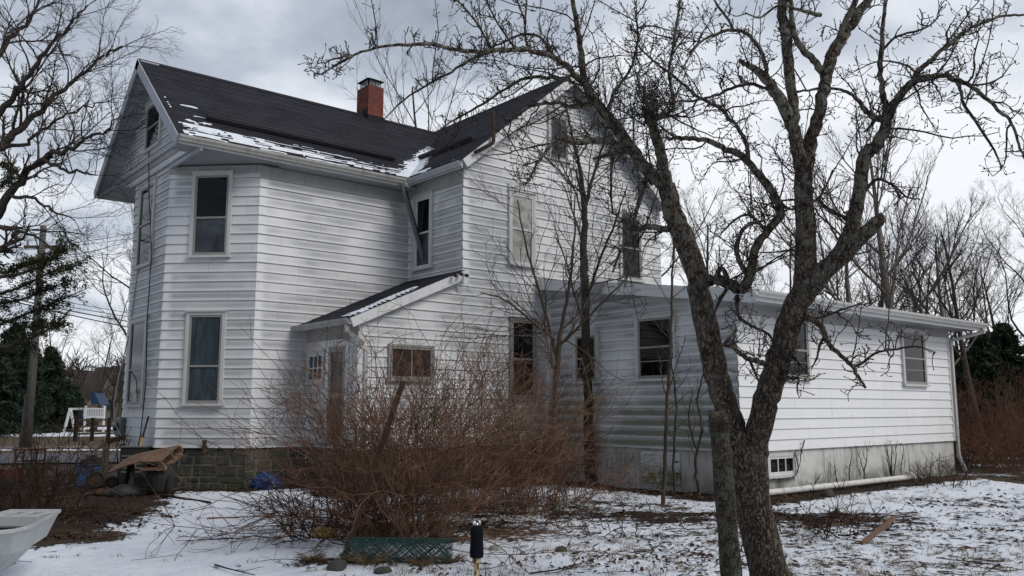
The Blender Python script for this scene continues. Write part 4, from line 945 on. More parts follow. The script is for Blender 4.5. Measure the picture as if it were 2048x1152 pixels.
# ---- the big old pear tree in front, limb by limb (column, row, distance, width in photo pixels)
PT = 7.5
pear = thing('pear_tree', gd(1536, PT, 0.0), 'large gnarled bare fruit tree with a forked lichen covered trunk in the foreground', 'tree')
limbs = {
 'trunk': [(1553, 1225, 7.5, 96), (1540, 1155, 7.5, 80), (1522, 1080, 7.5, 74), (1504, 1000, 7.5, 72), (1498, 940, 7.5, 76), (1494, 900, 7.5, 72), (1492, 875, 7.5, 36)],
 'L': [(1496, 985, 7.5, 50), (1482, 915, 7.5, 54), (1464, 858, 7.52, 52), (1449, 800, 7.6, 49), (1429, 735, 7.65, 49), (1410, 640, 7.7, 47), (1396, 565, 7.8, 43), (1372, 490, 7.9, 44), (1348, 430, 7.95, 40), (1333, 371, 8.0, 36)],
 'R': [(1504, 985, 7.5, 50), (1507, 915, 7.5, 52), (1519, 858, 7.48, 51), (1532, 800, 7.42, 50), (1552, 740, 7.35, 50), (1566, 690, 7.3, 48), (1585, 632, 7.28, 50), (1606, 580, 7.25, 46)],
 'L1': [(1333, 371, 8.0, 30), (1302, 350, 8.0, 27), (1274, 315, 8.0, 25), (1243, 270, 8.05, 24), (1208, 225, 8.1, 21), (1180, 190, 8.15, 18), (1166, 145, 8.2, 14), (1159, 80, 8.2, 11), (1145, 0, 8.2, 9), (1136, -60, 8.2, 5)],
 'L2': [(1336, 385, 8.0, 26), (1328, 340, 7.9, 22), (1319, 294, 7.8, 21), (1306, 258, 7.75, 19), (1296, 228, 7.7, 16), (1285, 214, 7.7, 10)],
 'L3': [(1252, 285, 8.0, 16), (1238, 291, 7.9, 15), (1215, 280, 7.8, 14), (1184, 282, 7.7, 13), (1146, 284, 7.6, 12), (1118, 277, 7.55, 10), (1094, 298, 7.5, 8), (1069, 336, 7.5, 5), (1050, 372, 7.5, 3)],
 'L4': [(1262, 298, 8.05, 13), (1240, 303, 8.2, 12), (1222, 308, 8.3, 10), (1187, 318, 8.5, 6)],
 'L5': [(1224, 306, 8.2, 6), (1223, 340, 8.2, 6), (1222, 378, 8.2, 5), (1225, 426, 8.2, 4)],
 'L6': [(1300, 350, 8.0, 12), (1287, 371, 7.95, 12), (1278, 402, 7.9, 9), (1267, 447, 7.9, 7), (1266, 490, 7.9, 5)],
 'L7': [(1345, 452, 7.95, 16), (1330, 458, 7.9, 14), (1292, 454, 7.7, 11), (1257, 478, 7.6, 8), (1240, 505, 7.5, 6), (1225, 545, 7.5, 4)],
 'A1': [(1176, 180, 8.15, 14), (1142, 139, 8.0, 12), (1114, 118, 7.9, 11), (1065, 101, 7.7, 10), (1017, 99, 7.5, 9.5), (965, 104, 7.3, 9), (912, 99, 7.1, 8), (860, 89, 7.0, 7), (808, 90, 6.9, 6.5), (756, 95, 6.8, 5.5), (715, 108, 6.75, 5), (680, 125, 6.7, 4), (642, 148, 6.7, 3.2), (621, 140, 6.7, 2)],
 'A2': [(985, 102, 7.4, 6), (945, 118, 7.4, 6), (912, 137, 7.4, 5.5), (871, 161, 7.4, 5), (826, 187, 7.4, 4), (794, 212, 7.4, 3.5), (767, 240, 7.4, 2)],
 'A3': [(1150, 165, 8.1, 9), (1114, 156, 8.2, 8), (1058, 156, 8.4, 7), (1017, 174, 8.5, 6), (965, 208, 8.6, 5), (912, 238, 8.7, 3.5), (880, 258, 8.7, 2)],
 'A4': [(1062, 102, 7.7, 6), (1051, 80, 7.7, 5), (1051, 35, 7.6, 4.5), (1056, -20, 7.6, 3)],
 'A5': [(985, 101, 7.4, 5), (961, 59, 7.3, 4.5), (937, 24, 7.3, 4), (905, -8, 7.3, 3)],
 'A6': [(1030, 98, 7.5, 5), (999, 52, 7.5, 4), (975, 7, 7.5, 3), (965, -20, 7.5, 2)],
 'A7': [(1190, 205, 8.1, 10), (1150, 215, 8.2, 9), (1110, 205, 8.3, 7), (1060, 215, 8.4, 6), (1010, 245, 8.5, 4), (985, 275, 8.5, 2.5)],
 'A8': [(1110, 117, 7.9, 7), (1080, 75, 8.0, 6), (1040, 70, 8.0, 5), (1005, 85, 8.1, 4), (975, 100, 8.1, 3), (940, 135, 8.1, 2)],
 'A9': [(1215, 240, 8.1, 9), (1225, 190, 8.0, 7), (1260, 140, 7.9, 5), (1275, 80, 7.9, 4), (1270, 20, 7.9, 3)],
 'A10': [(1310, 240, 7.75, 8), (1345, 215, 7.7, 7), (1339, 145, 7.6, 6), (1352, 60, 7.6, 5), (1362, -20, 7.6, 3)],
 'M': [(1398, 566, 7.75, 24), (1425, 560, 7.6, 22), (1455, 567, 7.5, 22), (1484, 578, 7.4, 22), (1500, 548, 7.35, 20), (1510, 500, 7.3, 17), (1535, 462, 7.25, 16), (1560, 428, 7.2, 17), (1552, 395, 7.2, 17), (1534, 368, 7.2, 16), (1511, 340, 7.25, 15), (1484, 312, 7.3, 14), (1444, 293, 7.4, 12), (1398, 279, 7.5, 10), (1365, 277, 7.6, 9), (1335, 277, 7.7, 6)],
 'M1': [(1496, 316, 7.3, 9), (1491, 281, 7.35, 8), (1464, 242, 7.5, 8), (1433, 211, 7.6, 7), (1398, 195, 7.7, 6.5), (1339, 145, 7.9, 5), (1316, 129, 8.0, 4.5), (1280, 95, 8.1, 3), (1262, 60, 8.1, 2)],
 'M2': [(1440, 560, 7.55, 12), (1436, 545, 7.55, 11), (1446, 538, 7.5, 9), (1456, 556, 7.45, 8)],
 'M3': [(1475, 590, 7.45, 9), (1476, 631, 7.4, 7), (1500, 650, 7.3, 6.5), (1537, 669, 7.3, 5.5), (1550, 690, 7.3, 4)],
 'M4': [(1455, 575, 7.5, 8), (1440, 600, 7.5, 7), (1428, 628, 7.45, 4)],
 'M5': [(1500, 560, 7.4, 9), (1478, 520, 7.3, 10), (1474, 490, 7.2, 10), (1490, 455, 7.1, 8), (1530, 440, 7.1, 6)],
 'R1': [(1604, 600, 7.27, 48), (1612, 540, 7.25, 45), (1611, 470, 7.2, 41), (1608, 400, 7.15, 37), (1605, 335, 7.1, 34)],
 'R1a': [(1605, 345, 7.1, 28), (1590, 272, 7.05, 26), (1572, 222, 7.0, 25), (1549, 182, 6.95, 22), (1522, 148, 6.9, 17), (1497, 131, 6.9, 12), (1478, 123, 6.9, 9)],
 'R1s': [(1588, 262, 7.05, 22), (1583, 190, 7.15, 21), (1576, 110, 7.25, 21), (1567, 30, 7.35, 20), (1562, -50, 7.4, 16)],
 'R1b': [(1606, 345, 7.1, 28), (1624, 275, 7.1, 25), (1641, 218, 7.1, 24), (1650, 160, 7.1, 24), (1664, 112, 7.1, 25), (1690, 68, 7.1, 22), (1720, 26, 7.1, 19), (1750, -20, 7.1, 15)],
 'R1c': [(1648, 150, 7.1, 15), (1622, 114, 7.15, 14), (1606, 102, 7.2, 13), (1590, 70, 7.25, 12), (1583, 30, 7.3, 10), (1580, -25, 7.3, 8)],
 'R1d': [(1672, 95, 7.1, 14), (1690, 45, 7.05, 13), (1712, 0, 7.0, 12), (1718, -30, 7.0, 10)],
 'R1e': [(1536, 160, 6.93, 10), (1530, 125, 6.85, 9), (1515, 90, 6.8, 8), (1490, 66, 6.75, 7), (1465, 60, 6.7, 7), (1440, 65, 6.65, 6), (1410, 78, 6.6, 5), (1385, 104, 6.6, 4), (1365, 138, 6.6, 3)],
 'R1f': [(1467, 60, 6.7, 6), (1458, 42, 6.7, 5.5), (1440, 18, 6.7, 5), (1422, -10, 6.7, 3)],
 'R1g': [(1545, 178, 6.95, 8), (1500, 170, 7.0, 7), (1464, 176, 7.05, 6.5), (1429, 191, 7.1, 6), (1385, 201, 7.15, 5), (1339, 206, 7.2, 3.5), (1322, 240, 7.2, 2)],
 'R1h': [(1641, 30, 7.1, 9), (1600, 20, 7.0, 7), (1560, 10, 6.9, 5), (1520, 35, 6.85, 4), (1490, 25, 6.8, 2.5)],
 'R2': [(1600, 600, 7.25, 44), (1640, 552, 7.15, 42), (1680, 515, 7.0, 34), (1722, 474, 6.9, 30), (1752, 446, 6.85, 26), (1766, 434, 6.85, 20)],
 'R3': [(1664, 530, 7.1, 34), (1690, 490, 7.1, 32), (1708, 440, 7.1, 29), (1720, 380, 7.05, 27), (1728, 315, 7.0, 26), (1752, 293, 6.95, 25), (1770, 258, 6.9, 22), (1776, 224, 6.9, 22)],
 'R3a': [(1774, 232, 6.9, 16), (1767, 190, 6.85, 12), (1760, 148, 6.8, 11), (1763, 98, 6.75, 10), (1767, 39, 6.7, 8), (1776, -20, 6.7, 6)],
 'R3b': [(1772, 235, 6.9, 20), (1786, 210, 6.85, 18), (1806, 184, 6.8, 16), (1830, 161, 6.7, 14), (1862, 152, 6.6, 12), (1894, 153, 6.5, 10), (1933, 168, 6.4, 9), (1964, 191, 6.35, 8), (1995, 219, 6.3, 7), (2023, 246, 6.3, 6), (2038, 289, 6.3, 5), (2050, 318, 6.3, 4)],
 'R3c': [(1912, 160, 6.45, 8), (1922, 185, 6.4, 7), (1928, 210, 6.4, 6.5), (1956, 250, 6.4, 6), (1984, 293, 6.4, 5), (2003, 336, 6.4, 3)],
 'R3d': [(1826, 165, 6.7, 12), (1836, 142, 6.75, 11), (1866, 117, 6.8, 9), (1903, 84, 6.85, 8), (1937, 59, 6.9, 7), (1972, 43, 6.95, 6), (2011, 31, 7.0, 5.5), (2055, 29, 7.0, 4)],
 'R3e': [(1774, 238, 6.9, 14), (1752, 236, 6.95, 14), (1730, 219, 7.0, 11), (1706, 191, 7.05, 7), (1675, 178, 7.1, 6), (1632, 178, 7.1, 5.5), (1589, 185, 7.1, 4)],
 'R3f': [(1750, 240, 6.95, 8), (1738, 256, 6.9, 6), (1728, 264, 6.9, 4)],
 'R3g': [(1765, 100, 6.75, 6), (1790, 75, 6.7, 5), (1830, 62, 6.6, 4.5), (1858, 52, 6.55, 4), (1880, 30, 6.5, 3)],
 'S1': [(1598, 625, 7.3, 14), (1614, 634, 7.2, 13), (1642, 653, 7.1, 12), (1650, 671, 7.05, 11), (1661, 692, 7.0, 10), (1683, 712, 6.95, 9), (1704, 733, 6.9, 8), (1718, 754, 6.85, 6.5), (1731, 776, 6.8, 5)],
 'S2': [(1702, 734, 6.9, 7), (1724, 727, 6.9, 6), (1751, 706, 6.85, 5), (1795, 698, 6.8, 4.5), (1833, 692, 6.75, 4), (1858, 700, 6.7, 3), (1872, 706, 6.7, 2)],
 'S3': [(1622, 638, 7.2, 6), (1645, 634, 7.15, 5), (1665, 627, 7.1, 4.5), (1706, 612, 7.05, 3.5), (1732, 608, 7.0, 2)],
 'S4': [(1650, 672, 7.05, 7), (1640, 690, 7.05, 6), (1634, 715, 7.05, 4), (1622, 740, 7.05, 2)],
 'S5': [(1550, 745, 7.4, 11), (1568, 752, 7.2, 9), (1584, 757, 7.1, 6), (1597, 757, 7.0, 5), (1594, 774, 7.0, 3.5), (1597, 792, 7.0, 2)],
 'S6': [(1570, 748, 7.3, 14), (1548, 736, 7.2, 12), (1525, 725, 7.1, 11), (1500, 719, 7.0, 10), (1478, 706, 6.95, 10), (1466, 694, 6.9, 9), (1444, 691, 6.9, 5)],
 'S7': [(1446, 692, 6.9, 8), (1458, 676, 6.9, 7), (1475, 658, 6.9, 5)],
 'S8': [(1500, 722, 7.0, 6), (1512, 750, 7.0, 5), (1522, 774, 7.0, 3)],
 'S9': [(1700, 440, 7.1, 8), (1660, 420, 7.2, 7), (1640, 400, 7.3, 6), (1650, 372, 7.3, 4)],
 'S10': [(1716, 400, 7.05, 9), (1752, 360, 7.0, 7), (1785, 370, 6.9, 5), (1815, 395, 6.85, 4), (1840, 398, 6.8, 2.5)],
 'S11': [(1578, 700, 7.32, 9), (1600, 730, 7.2, 5), (1612, 745, 7.15, 3)],
 'S12': [(1530, 460, 7.25, 7), (1500, 430, 7.2, 6), (1470, 440, 7.1, 5), (1440, 470, 7.05, 3)],
 'S13': [(1552, 400, 7.2, 7), (1590, 420, 7.1, 5), (1640, 392, 7.0, 4), (1665, 340, 7.0, 3)],
}
TR, TW = Twigs(), Twigs()
paths = {}
for nm, pl in limbs.items():
    a = np.array([[*P(px, py, d), w * d / F_PX / 2] for px, py, d, w in pl]); s = smooth_path(a, 5)
    if nm != 'trunk':
        wob = np.linalg.norm(a[0, :3] - a[-1, :3]) * 0.004; s[1:-1, :3] += rng.normal(0, 1, (len(s) - 2, 3)) * np.minimum(wob, s[1:-1, 3:4] * (.08 if s[:, 3].max() > .06 else .3))
    s[:, 3] = np.maximum(s[:, 3] * (1 + rng.normal(0, .018 if s[:, 3].max() > .06 else .035, len(s))), .0016); big = s[:, 3].max() > .04
    (TR if s[:, 3].max() > .018 else TW).add(s[:, :3], s[:, 3], 14 if big else (8 if s[:, 3].max() > .018 else 5)); paths[nm] = s
# broken stub on the right limb and bark knuckles at the crotches
def spur(p, d, L, r, lev=0):
    n = 4; q = [p]; v = d
    for i in range(n): v = unit(v + rng.normal(0, .33, 3) + np.array([0, 0, .10])); q.append(q[-1] + v * L / n * rng.uniform(.7, 1.3))
    TW.add(q, np.array([1, .92, .85, .8, .72]) * r)
    e = q[-1]; TW.add([e, e + v * .010, e + v * .022], np.array([.0034, .0055, .0016]))          # bud
    if lev < 2 and L > .05:
        for i in range(rng.integers(1, 4) if lev == 0 else rng.integers(0, 3)):
            j = rng.integers(1, n + 1); spur(q[j], side_dir(unit(q[j] - q[j - 1]), rng.uniform(.6, 1.3)), L * rng.uniform(.35, .7), max(r * .78, .0024), lev + 1)
def dress(s, dens, L0, L1, sprout=0.0, start=0.0):
    seg = np.linalg.norm(np.diff(s[:, :3], axis=0), axis=1); tot = seg.sum(); x = start * tot; cs = np.concatenate([[0], np.cumsum(seg)])
    while x < tot:
        j = min(np.searchsorted(cs, x, side='right') - 1, len(seg) - 1); f = (x - cs[j]) / seg[j]; p = s[j, :3] * (1 - f) + s[j + 1, :3] * f; t = unit(s[j + 1, :3] - s[j, :3]); r = s[j, 3]
        d = side_dir(t, rng.uniform(.8, 1.5)); d = unit(d + np.array([0, 0, .25]))
        if rng.random() < sprout:
            q = walk(p, unit(d * .5 + np.array([0, 0, .9])), rng.uniform(.35, 1.1), 7, .09, .06); TW.add(q, np.linspace(.0065, .0028, 8), 4)
            for k in range(1, 7):
                for _ in range(rng.integers(1, 3)): spur(q[k], side_dir(unit(q[k] - q[k - 1]), rng.uniform(.6, 1.2)), rng.uniform(.04, .13), .0032, 1)
        else: spur(p, d, rng.uniform(L0, L1), rng.uniform(.0040, .0066))
        x += rng.exponential(1 / dens)
for nm, s in paths.items():
    if nm in ('trunk', 'L', 'R', 'R2'): continue
    if nm in ('R1', 'R3'): dress(s, 6, .05, .24, .12); continue
    if nm in ('R1b', 'R1s', 'R1a'): dress(s, 6, .05, .20, .10); continue
    thick = s[:, 3].max() > .025
    dress(s, 27 if nm[0] == 'A' else (19 if not thick else 15), .04 if nm[0] == 'A' else .05, .17 if nm[0] == 'A' else .24, .02 if nm[0] == 'A' else .06)
dress(paths['L'], 4, .05, .25, .1, .62)
# dense burr of short shoots on the cut stub, and shaggier shoots at the crown centre
for _ in range(60):
    c = P(rng.normal(1303, 26), rng.normal(215, 20), rng.normal(7.72, .12)); spur(c, unit(rng.normal(0, 1, 3) + (0, 0, .5)), rng.uniform(.08, .28), .0042)
b0 = P(1297, 235, 7.7)
for _ in range(26):
    q = walk(b0 + rng.normal(0, .04, 3), unit(rng.normal(0, 1, 3) * (1, 1, .6) + (0, 0, .5)), rng.uniform(.2, 1.0), 6, .22, .05); TW.add(q, np.linspace(.008, .002, 7), 4)
    for k in range(1, 7): spur(q[k], side_dir(unit(q[k] - q[k - 1]), 1.0), rng.uniform(.05, .18), .0036, 1)
for nm, k, L in (('L1', 15, 1.0), ('A1', 4, .6), ('A7', 10, .7), ('L3', 9, .6), ('M', 13, .7), ('M1', 6, .6), ('R3b', 10, .6), ('R3d', 6, .6), ('R3', 7, .7), ('L7', 8, .6), ('R1g', 5, .6), ('A9', 7, .7), ('A10', 7, .7), ('R1', 8, .8), ('A3', 4, .6)):
    s = paths[nm]
    for _ in range(k):
        j = rng.integers(2, len(s) - 1); t = unit(s[j, :3] - s[j - 1, :3]); q = walk(s[j, :3], unit(side_dir(t, rng.uniform(.7, 1.3)) + (0, 0, .1)), L * rng.uniform(.4, 1.3), 8, .20, .0); TW.add(q, np.linspace(min(.0095, s[j, 3]), .003, 9), 4)
        for m_ in range(1, 9):
            for _ in range(rng.integers(1, 3)): spur(q[m_], side_dir(unit(q[m_] - q[m_ - 1]), rng.uniform(.7, 1.3)), rng.uniform(.05, .16), .0028, 1)
TR.build('trunk', M['pear_bark'], pear); TW.build('crown', M['pear_twig'], pear)

# ---- slim young tree and saplings by the wing
def slim(name, label, pl, kids, L, rtop, m1, m2, cfg, forks=()):
    root = thing(name, gd(pl[0][0], pl[0][2], -0.05), label, 'tree'); A_t, B_t = Twigs(), Twigs()
    for fk in (pl,) + tuple(forks):
        a = np.array([[*P(px, py, d), w * d / F_PX / 2] for px, py, d, w in fk]); s = smooth_path(a, 5); s[1:-1, :3] += rng.normal(0, .008, (len(s) - 2, 3)); A_t.add(s[:, :3], s[:, 3], 8)
        zs = s[:, 2]
        for _ in range(kids):
            j = rng.integers(int(len(s) * (.3 if fk is pl else .1)), len(s) - 1); t = unit(s[j + 1, :3] - s[j, :3]); frac = j / len(s)
            dd = side_dir(t, rng.uniform(.6, 1.15)); grow(B_t, s[j, :3], dd, L * rng.uniform(.5, 1.2) * (1.25 - .6 * frac), max(s[j, 3] * .45, .006), 0, cfg)
    A_t.build('trunk', m1, root); B_t.build('crown', m2, root); return root
cfg_s = [dict(n=7, w=.10, up=.07, kids=7, ang=.7, lr=.42, rr=.55, k=4), dict(n=5, w=.14, up=.05, kids=4, ang=.65, lr=.45, rr=.6), dict(n=4, w=.16, up=.04)]
slim('young_tree', 'slim dark upright tree growing against the inner corner of the wing', [(1181, 962, 18.6, 24), (1177, 880, 18.6, 20), (1175, 780, 18.6, 18), (1171, 650, 18.6, 17), (1168, 560, 18.6, 16), (1167, 490, 18.6, 14), (1169, 420, 18.6, 12), (1161, 345, 18.5, 8), (1152, 300, 18.4, 6), (1139, 245, 18.3, 4), (1130, 190, 18.3, 2.5)], 14, 2.1, .01, M['bark_green'], M['twig'], cfg_s,
     forks=([(1170, 415, 18.6, 8), (1184, 362, 18.5, 6), (1198, 315, 18.5, 5), (1215, 250, 18.4, 4), (1222, 190, 18.4, 2)], [(1172, 600, 18.6, 7), (1200, 520, 18.2, 5), (1232, 440, 18.0, 4), (1255, 370, 17.9, 2)]))
slim('sapling', 'tan forked sapling in front of the tall dark window', [(1104, 905, 16.6, 13), (1107, 840, 16.6, 12), (1111, 770, 16.6, 11), (1115, 715, 16.6, 11), (1122, 660, 16.6, 8), (1140, 560, 16.5, 6), (1148, 470, 16.4, 4), (1150, 390, 16.3, 2.5)], 10, 1.5, .01, M['sapling'], M['twig'], cfg_s,
     forks=([(1113, 712, 16.6, 8), (1098, 655, 16.6, 6), (1078, 580, 16.5, 5), (1052, 490, 16.4, 4), (1035, 400, 16.3, 2.5)], [(1117, 690, 16.6, 7), (1152, 660, 16.5, 5), (1210, 600, 16.3, 4), (1270, 540, 16.1, 2)], [(1110, 680, 16.6, 6), (1060, 640, 16.4, 5), (1010, 600, 16.2, 4), (960, 585, 16.0, 2)]))
cfg_t = [dict(n=6, w=.12, up=.08, kids=4, ang=.7, lr=.4, rr=.6, k=4), dict(n=4, w=.15, up=.05)]
slim('sapling', 'thin tan sapling crossing the right side of the larger wing window', [(1326, 1012, 14.4, 9), (1330, 930, 14.4, 8), (1333, 840, 14.4, 7.5), (1337, 760, 14.4, 7), (1343, 660, 14.4, 6.5), (1344, 580, 14.4, 5), (1348, 500, 14.4, 4), (1352, 420, 14.4, 2)], 9, .9, .006, M['sapling'], M['twig'], cfg_t)
slim('sapling', 'thin dark sapling in front of the white cellar doors', [(1350, 985, 15.0, 6), (1348, 900, 15.0, 5), (1352, 800, 15.0, 4.5), (1342, 720, 15.0, 3), (1336, 650, 15, 2)], 6, .8, .005, M['bark'], M['twig'], cfg_t)
slim('sapling', 'thin crooked sapling between the cellar doors and the wing corner', [(1398, 990, 14.2, 7), (1390, 930, 14.2, 6), (1404, 860, 14.2, 5), (1395, 800, 14.2, 4), (1410, 740, 14.2, 2.5)], 7, .7, .005, M['bark'], M['twig'], cfg_t, forks=([(1394, 900, 14.2, 4), (1378, 840, 14.1, 3), (1385, 780, 14.0, 2)],))

# ---- the overgrown shrubs
def shrub(name, label, px, d, spread, n, L, m, thick=.0075, tilt=.75, droop=-.045, kids=9, base_r=.35, kl=.42, az_bias=None):
    base = gd(px, d, 0.0); root = thing(name, base, label, 'shrub'); T = Twigs()
    for _ in range(n):
        az = rng.uniform(0, 6.283); rr = base_r * math.sqrt(rng.random()) ; o = base + np.array([math.cos(az) * rr * spread, math.sin(az) * rr * spread, -.03]); az += rng.normal(0, .6)
        tl = abs(rng.normal(0, tilt)); dr = np.array([math.cos(az) * math.sin(min(tl, 1.4)), math.sin(az) * math.sin(min(tl, 1.4)), math.cos(min(tl, 1.4))]); LL_ = L * rng.uniform(.45, 1.15)
        q = walk(o, dr, LL_, 11, .125, droop * rng.uniform(.3, 1.7)); q[:, 2] = np.maximum(q[:, 2], .01); r0 = thick * rng.uniform(.6, 1.3)
        T.add(q, np.linspace(r0, .0032, 12), 4)
        for k in range(int(kids * .75 * rng.uniform(.6, 1.4))):
            j = rng.integers(3, 11); t = unit(q[j + 1] - q[j]); w_ = walk(q[j], side_dir(t, rng.uniform(.4, 1.0)), LL_ * kl * rng.uniform(.3, 1.1), 5, .2, .01); w_[:, 2] = np.maximum(w_[:, 2], .01); T.add(w_, np.linspace(.0046, .0026, 6))
            for _ in range(1 + (rng.random() < .4)):
                j2 = rng.integers(1, 5); t2 = unit(w_[j2 + 1] - w_[j2]); T.add(walk(w_[j2], side_dir(t2, .8), LL_ * .14 * rng.uniform(.4, 1.3), 3, .15, .02), np.linspace(.0036, .0024, 4))
    T.build('cane', m, root)['kind'] = 'stuff'; return root
shrub('arching_shrub', 'wide tangle of red brown arching canes in front of the porch', 815, 10.9, 1.6, 190, 2.5, M['shrub'], tilt=.60)
shrub('arching_shrub', 'dense rust brown thicket below the tall dark window', 985, 13.6, 2.9, 180, 2.5, M['shrub'], tilt=.45, droop=-.02)
shrub('arching_shrub', 'low sprawling mat of brown canes left of the leaning rusty bar', 665, 11.2, 1.8, 70, 1.2, M['shrub_dark'], tilt=1.05, droop=-.05)
shrub('arching_shrub', 'twiggy brown shrub close to the porch door', 735, 13.2, 1.6, 80, 2.6, M['shrub'], tilt=.5)
shrub('arching_shrub', 'low brown thicket between the tan sapling and the slim dark tree', 1085, 15.0, 2.2, 100, 1.9, M['shrub'], tilt=.55)
shrub('bramble', 'low dark bramble patch behind the old fence post', 1250, 11.8, 2.6, 26, .6, M['shrub_dark'], tilt=1.1, droop=-.04)
shrub('bramble', 'low dark bramble patch right of the forked trunk', 1640, 11.8, 2.6, 36, .7, M['shrub_dark'], tilt=1.15, droop=-.04)
shrub('bramble', 'dark red bramble thicket at the left edge behind the white cart tray', 10, 13.0, 2.6, 110, 1.5, M['shrub_dark'], tilt=.7, droop=-.03)
shrub('weed_clump', 'dry weed stalks beside the bottom of the right downspout', 1890, 18.2, 1.6, 30, .7, M['shrub_dark'], tilt=.5, droop=0)
shrub('hedge', 'rust red bare hedge beyond the right end of the wing', 1985, 25.5, 6.0, 300, 2.3, M['shrub_red'], thick=.009, tilt=.50, droop=-.01, kids=13)
shrub('hedge', 'dark red brown bush low at the right photo edge', 2055, 21.5, 3.0, 120, 1.5, M['shrub_red'], thick=.008, tilt=.5, kids=10)
shrub('hedge', 'dark bare bush beside the hedge at the end of the wing', 1935, 23.6, 1.8, 70, 1.5, M['shrub_dark'], tilt=.6, kids=10)
# grass tussocks by the wire roll
def tussock(px, py, size, label):
    p = gp_(px, py); root = Twigs()
    for _ in range(130):
        az = rng.uniform(0, 6.283); o = p + np.array([math.cos(az), math.sin(az), 0]) * rng.uniform(0, .09 * size); q = walk(o, np.array([math.cos(az) * .9, math.sin(az) * .9, 1]), rng.uniform(.14, .30) * size, 5, .12, -.16); q[:, 2] = np.maximum(q[:, 2], p[2]); root.add(q, np.linspace(.003, .001, 6))
    tag(root.build('grass_tussock', M['grass'], loc=p), label, 'grass tussock')
tussock(733, 1126, 1.25, 'large dry grass tussock at the foot of the leaning rusty bar')
tussock(845, 1125, .7, 'small dry grass tussock in front of the green wire roll')
tussock(905, 1118, .7, 'dry grass tussock at the right end of the green wire roll')
tussock(622, 1118, .7, 'dry grass tussock left of the dark rock')
# vines on the foundation
def vine(pl, y, label):
    T = Twigs(); b = PL(*pl[0][0], 1, y)
    for st in pl:
        a = np.array([[*PL(px, py, 1, y - rng.uniform(.0, .05))] for px, py in st]); s = smooth_path(a, 4); s += rng.normal(0, .006, s.shape); T.add(s, np.linspace(.014, .004, len(s)), 5)
        for _ in range(8):
            j = rng.integers(1, len(s) - 1); T.add(walk(s[j], side_dir(unit(s[j + 1] - s[j]), .7), rng.uniform(.1, .3), 4, .15, .1), np.linspace(.004, .002, 5))
    tag(T.build('climbing_vine', M['shrub_dark'], loc=b), label, 'vine')
vine([[(1786, 968), (1780, 930), (1772, 900), (1768, 885)], [(1784, 968), (1790, 935), (1792, 900), (1795, 880)], [(1785, 965), (1783, 930), (1784, 895), (1778, 880)], [(1782, 950), (1775, 920), (1776, 890)]], YW - .04, 'thick bunch of dark vine stems on the wing foundation')
vine([[(1729, 968), (1727, 940), (1718, 915), (1712, 890)], [(1727, 945), (1734, 915), (1734, 892)]], YW - .03, 'forked dark vine on the foundation left of the thick vine bunch')
vine([[(1700, 972), (1698, 940), (1703, 915), (1702, 895)]], YW - .03, 'single thin vine on the foundation in the middle of the wing')
vine([[(1676, 974), (1672, 950), (1669, 930)]], YW - .03, 'short thin stem on the foundation left of the middle vine')
vine([[(1805, 966), (1802, 940), (1806, 900), (1802, 885)]], YW - .03, 'thin vine on the foundation right of the thick vine bunch')
vine([[(1840, 970), (1836, 945), (1838, 922)]], YW - .03, 'short dark stem on the foundation near the right downspout')
vine([[(1590, 905), (1596, 930), (1592, 950), (1570, 957), (1540, 958)], [(1608, 880), (1602, 905), (1600, 925), (1590, 950)]], YW - .05, 'wiry vine trailing round the basement window')

# ---- background trees
def bare_tree(name, label, loc, H, r, cfg, m1, m2, lean=(0, 0), group=None, trunk_frac=.38, limbs_n=8, spread=.75):
    loc = np.asarray(loc, float); root = thing(name, loc, label, 'tree', group); A_t, B_t = Twigs(), Twigs()
    q = walk(loc + (0, 0, -.2), (lean[0], lean[1], 1), H * .8, 12, .035, .05); A_t.add(q, np.linspace(r, r * .18, 13), 9)
    for i in range(limbs_n):
        s = trunk_frac + (1 - trunk_frac) * (i + rng.random() * .6) / limbs_n; x = s * 12; j = min(int(x), 11); pt = q[j] + (q[j + 1] - q[j]) * (x - j); t = unit(q[j + 1] - q[j])
        grow_split(A_t, B_t, pt, side_dir(t, spread * rng.uniform(.7, 1.2), i * 2.4 + rng.random()), H * .48 * (1.12 - .65 * s) * rng.uniform(.8, 1.2), r * .36 * (1.2 - .9 * s), cfg)
    A_t.build('trunk', m1, root); B_t.build('crown', m2, root); return root
def grow_split(A_t, B_t, p, d, L, r, cfg):
    c = cfg[0]; q = walk(p, d, L, c['n'], c['w'], c['up']); A_t.add(q, np.linspace(r, r * .3, len(q)), 5)
    m = int(c['kids'])
    for i in range(m):
        s = .15 + .85 * (i + rng.random()) / m; x = s * (len(q) - 1); j = min(int(x), len(q) - 2); pt = q[j] + (q[j + 1] - q[j]) * (x - j)
        grow(B_t, pt, side_dir(unit(q[j + 1] - q[j]), rng.normal(c['ang'], .15)), L * c['lr'] * rng.uniform(.7, 1.2) * (1.1 - .5 * s), max(r * c['rr'] * (1.1 - .6 * s), .008), 1, cfg)
cfg_b = [dict(n=9, w=.10, up=.05, kids=9, ang=.65, lr=.5, rr=.5), dict(n=7, w=.12, up=.04, kids=7, ang=.65, lr=.45, rr=.55), dict(n=5, w=.14, up=.03, kids=6, ang=.6, lr=.5, rr=.7, tip=.5), dict(n=4, w=.16, up=.03, tip=.6)]
cfg_up = [dict(n=9, w=.07, up=.11, kids=9, ang=.5, lr=.42, rr=.5), dict(n=6, w=.09, up=.09, kids=6, ang=.5, lr=.45, rr=.6), dict(n=5, w=.1, up=.06, kids=4, ang=.5, lr=.5, rr=.7, tip=.5), dict(n=3, w=.12, up=.05, tip=.6)]
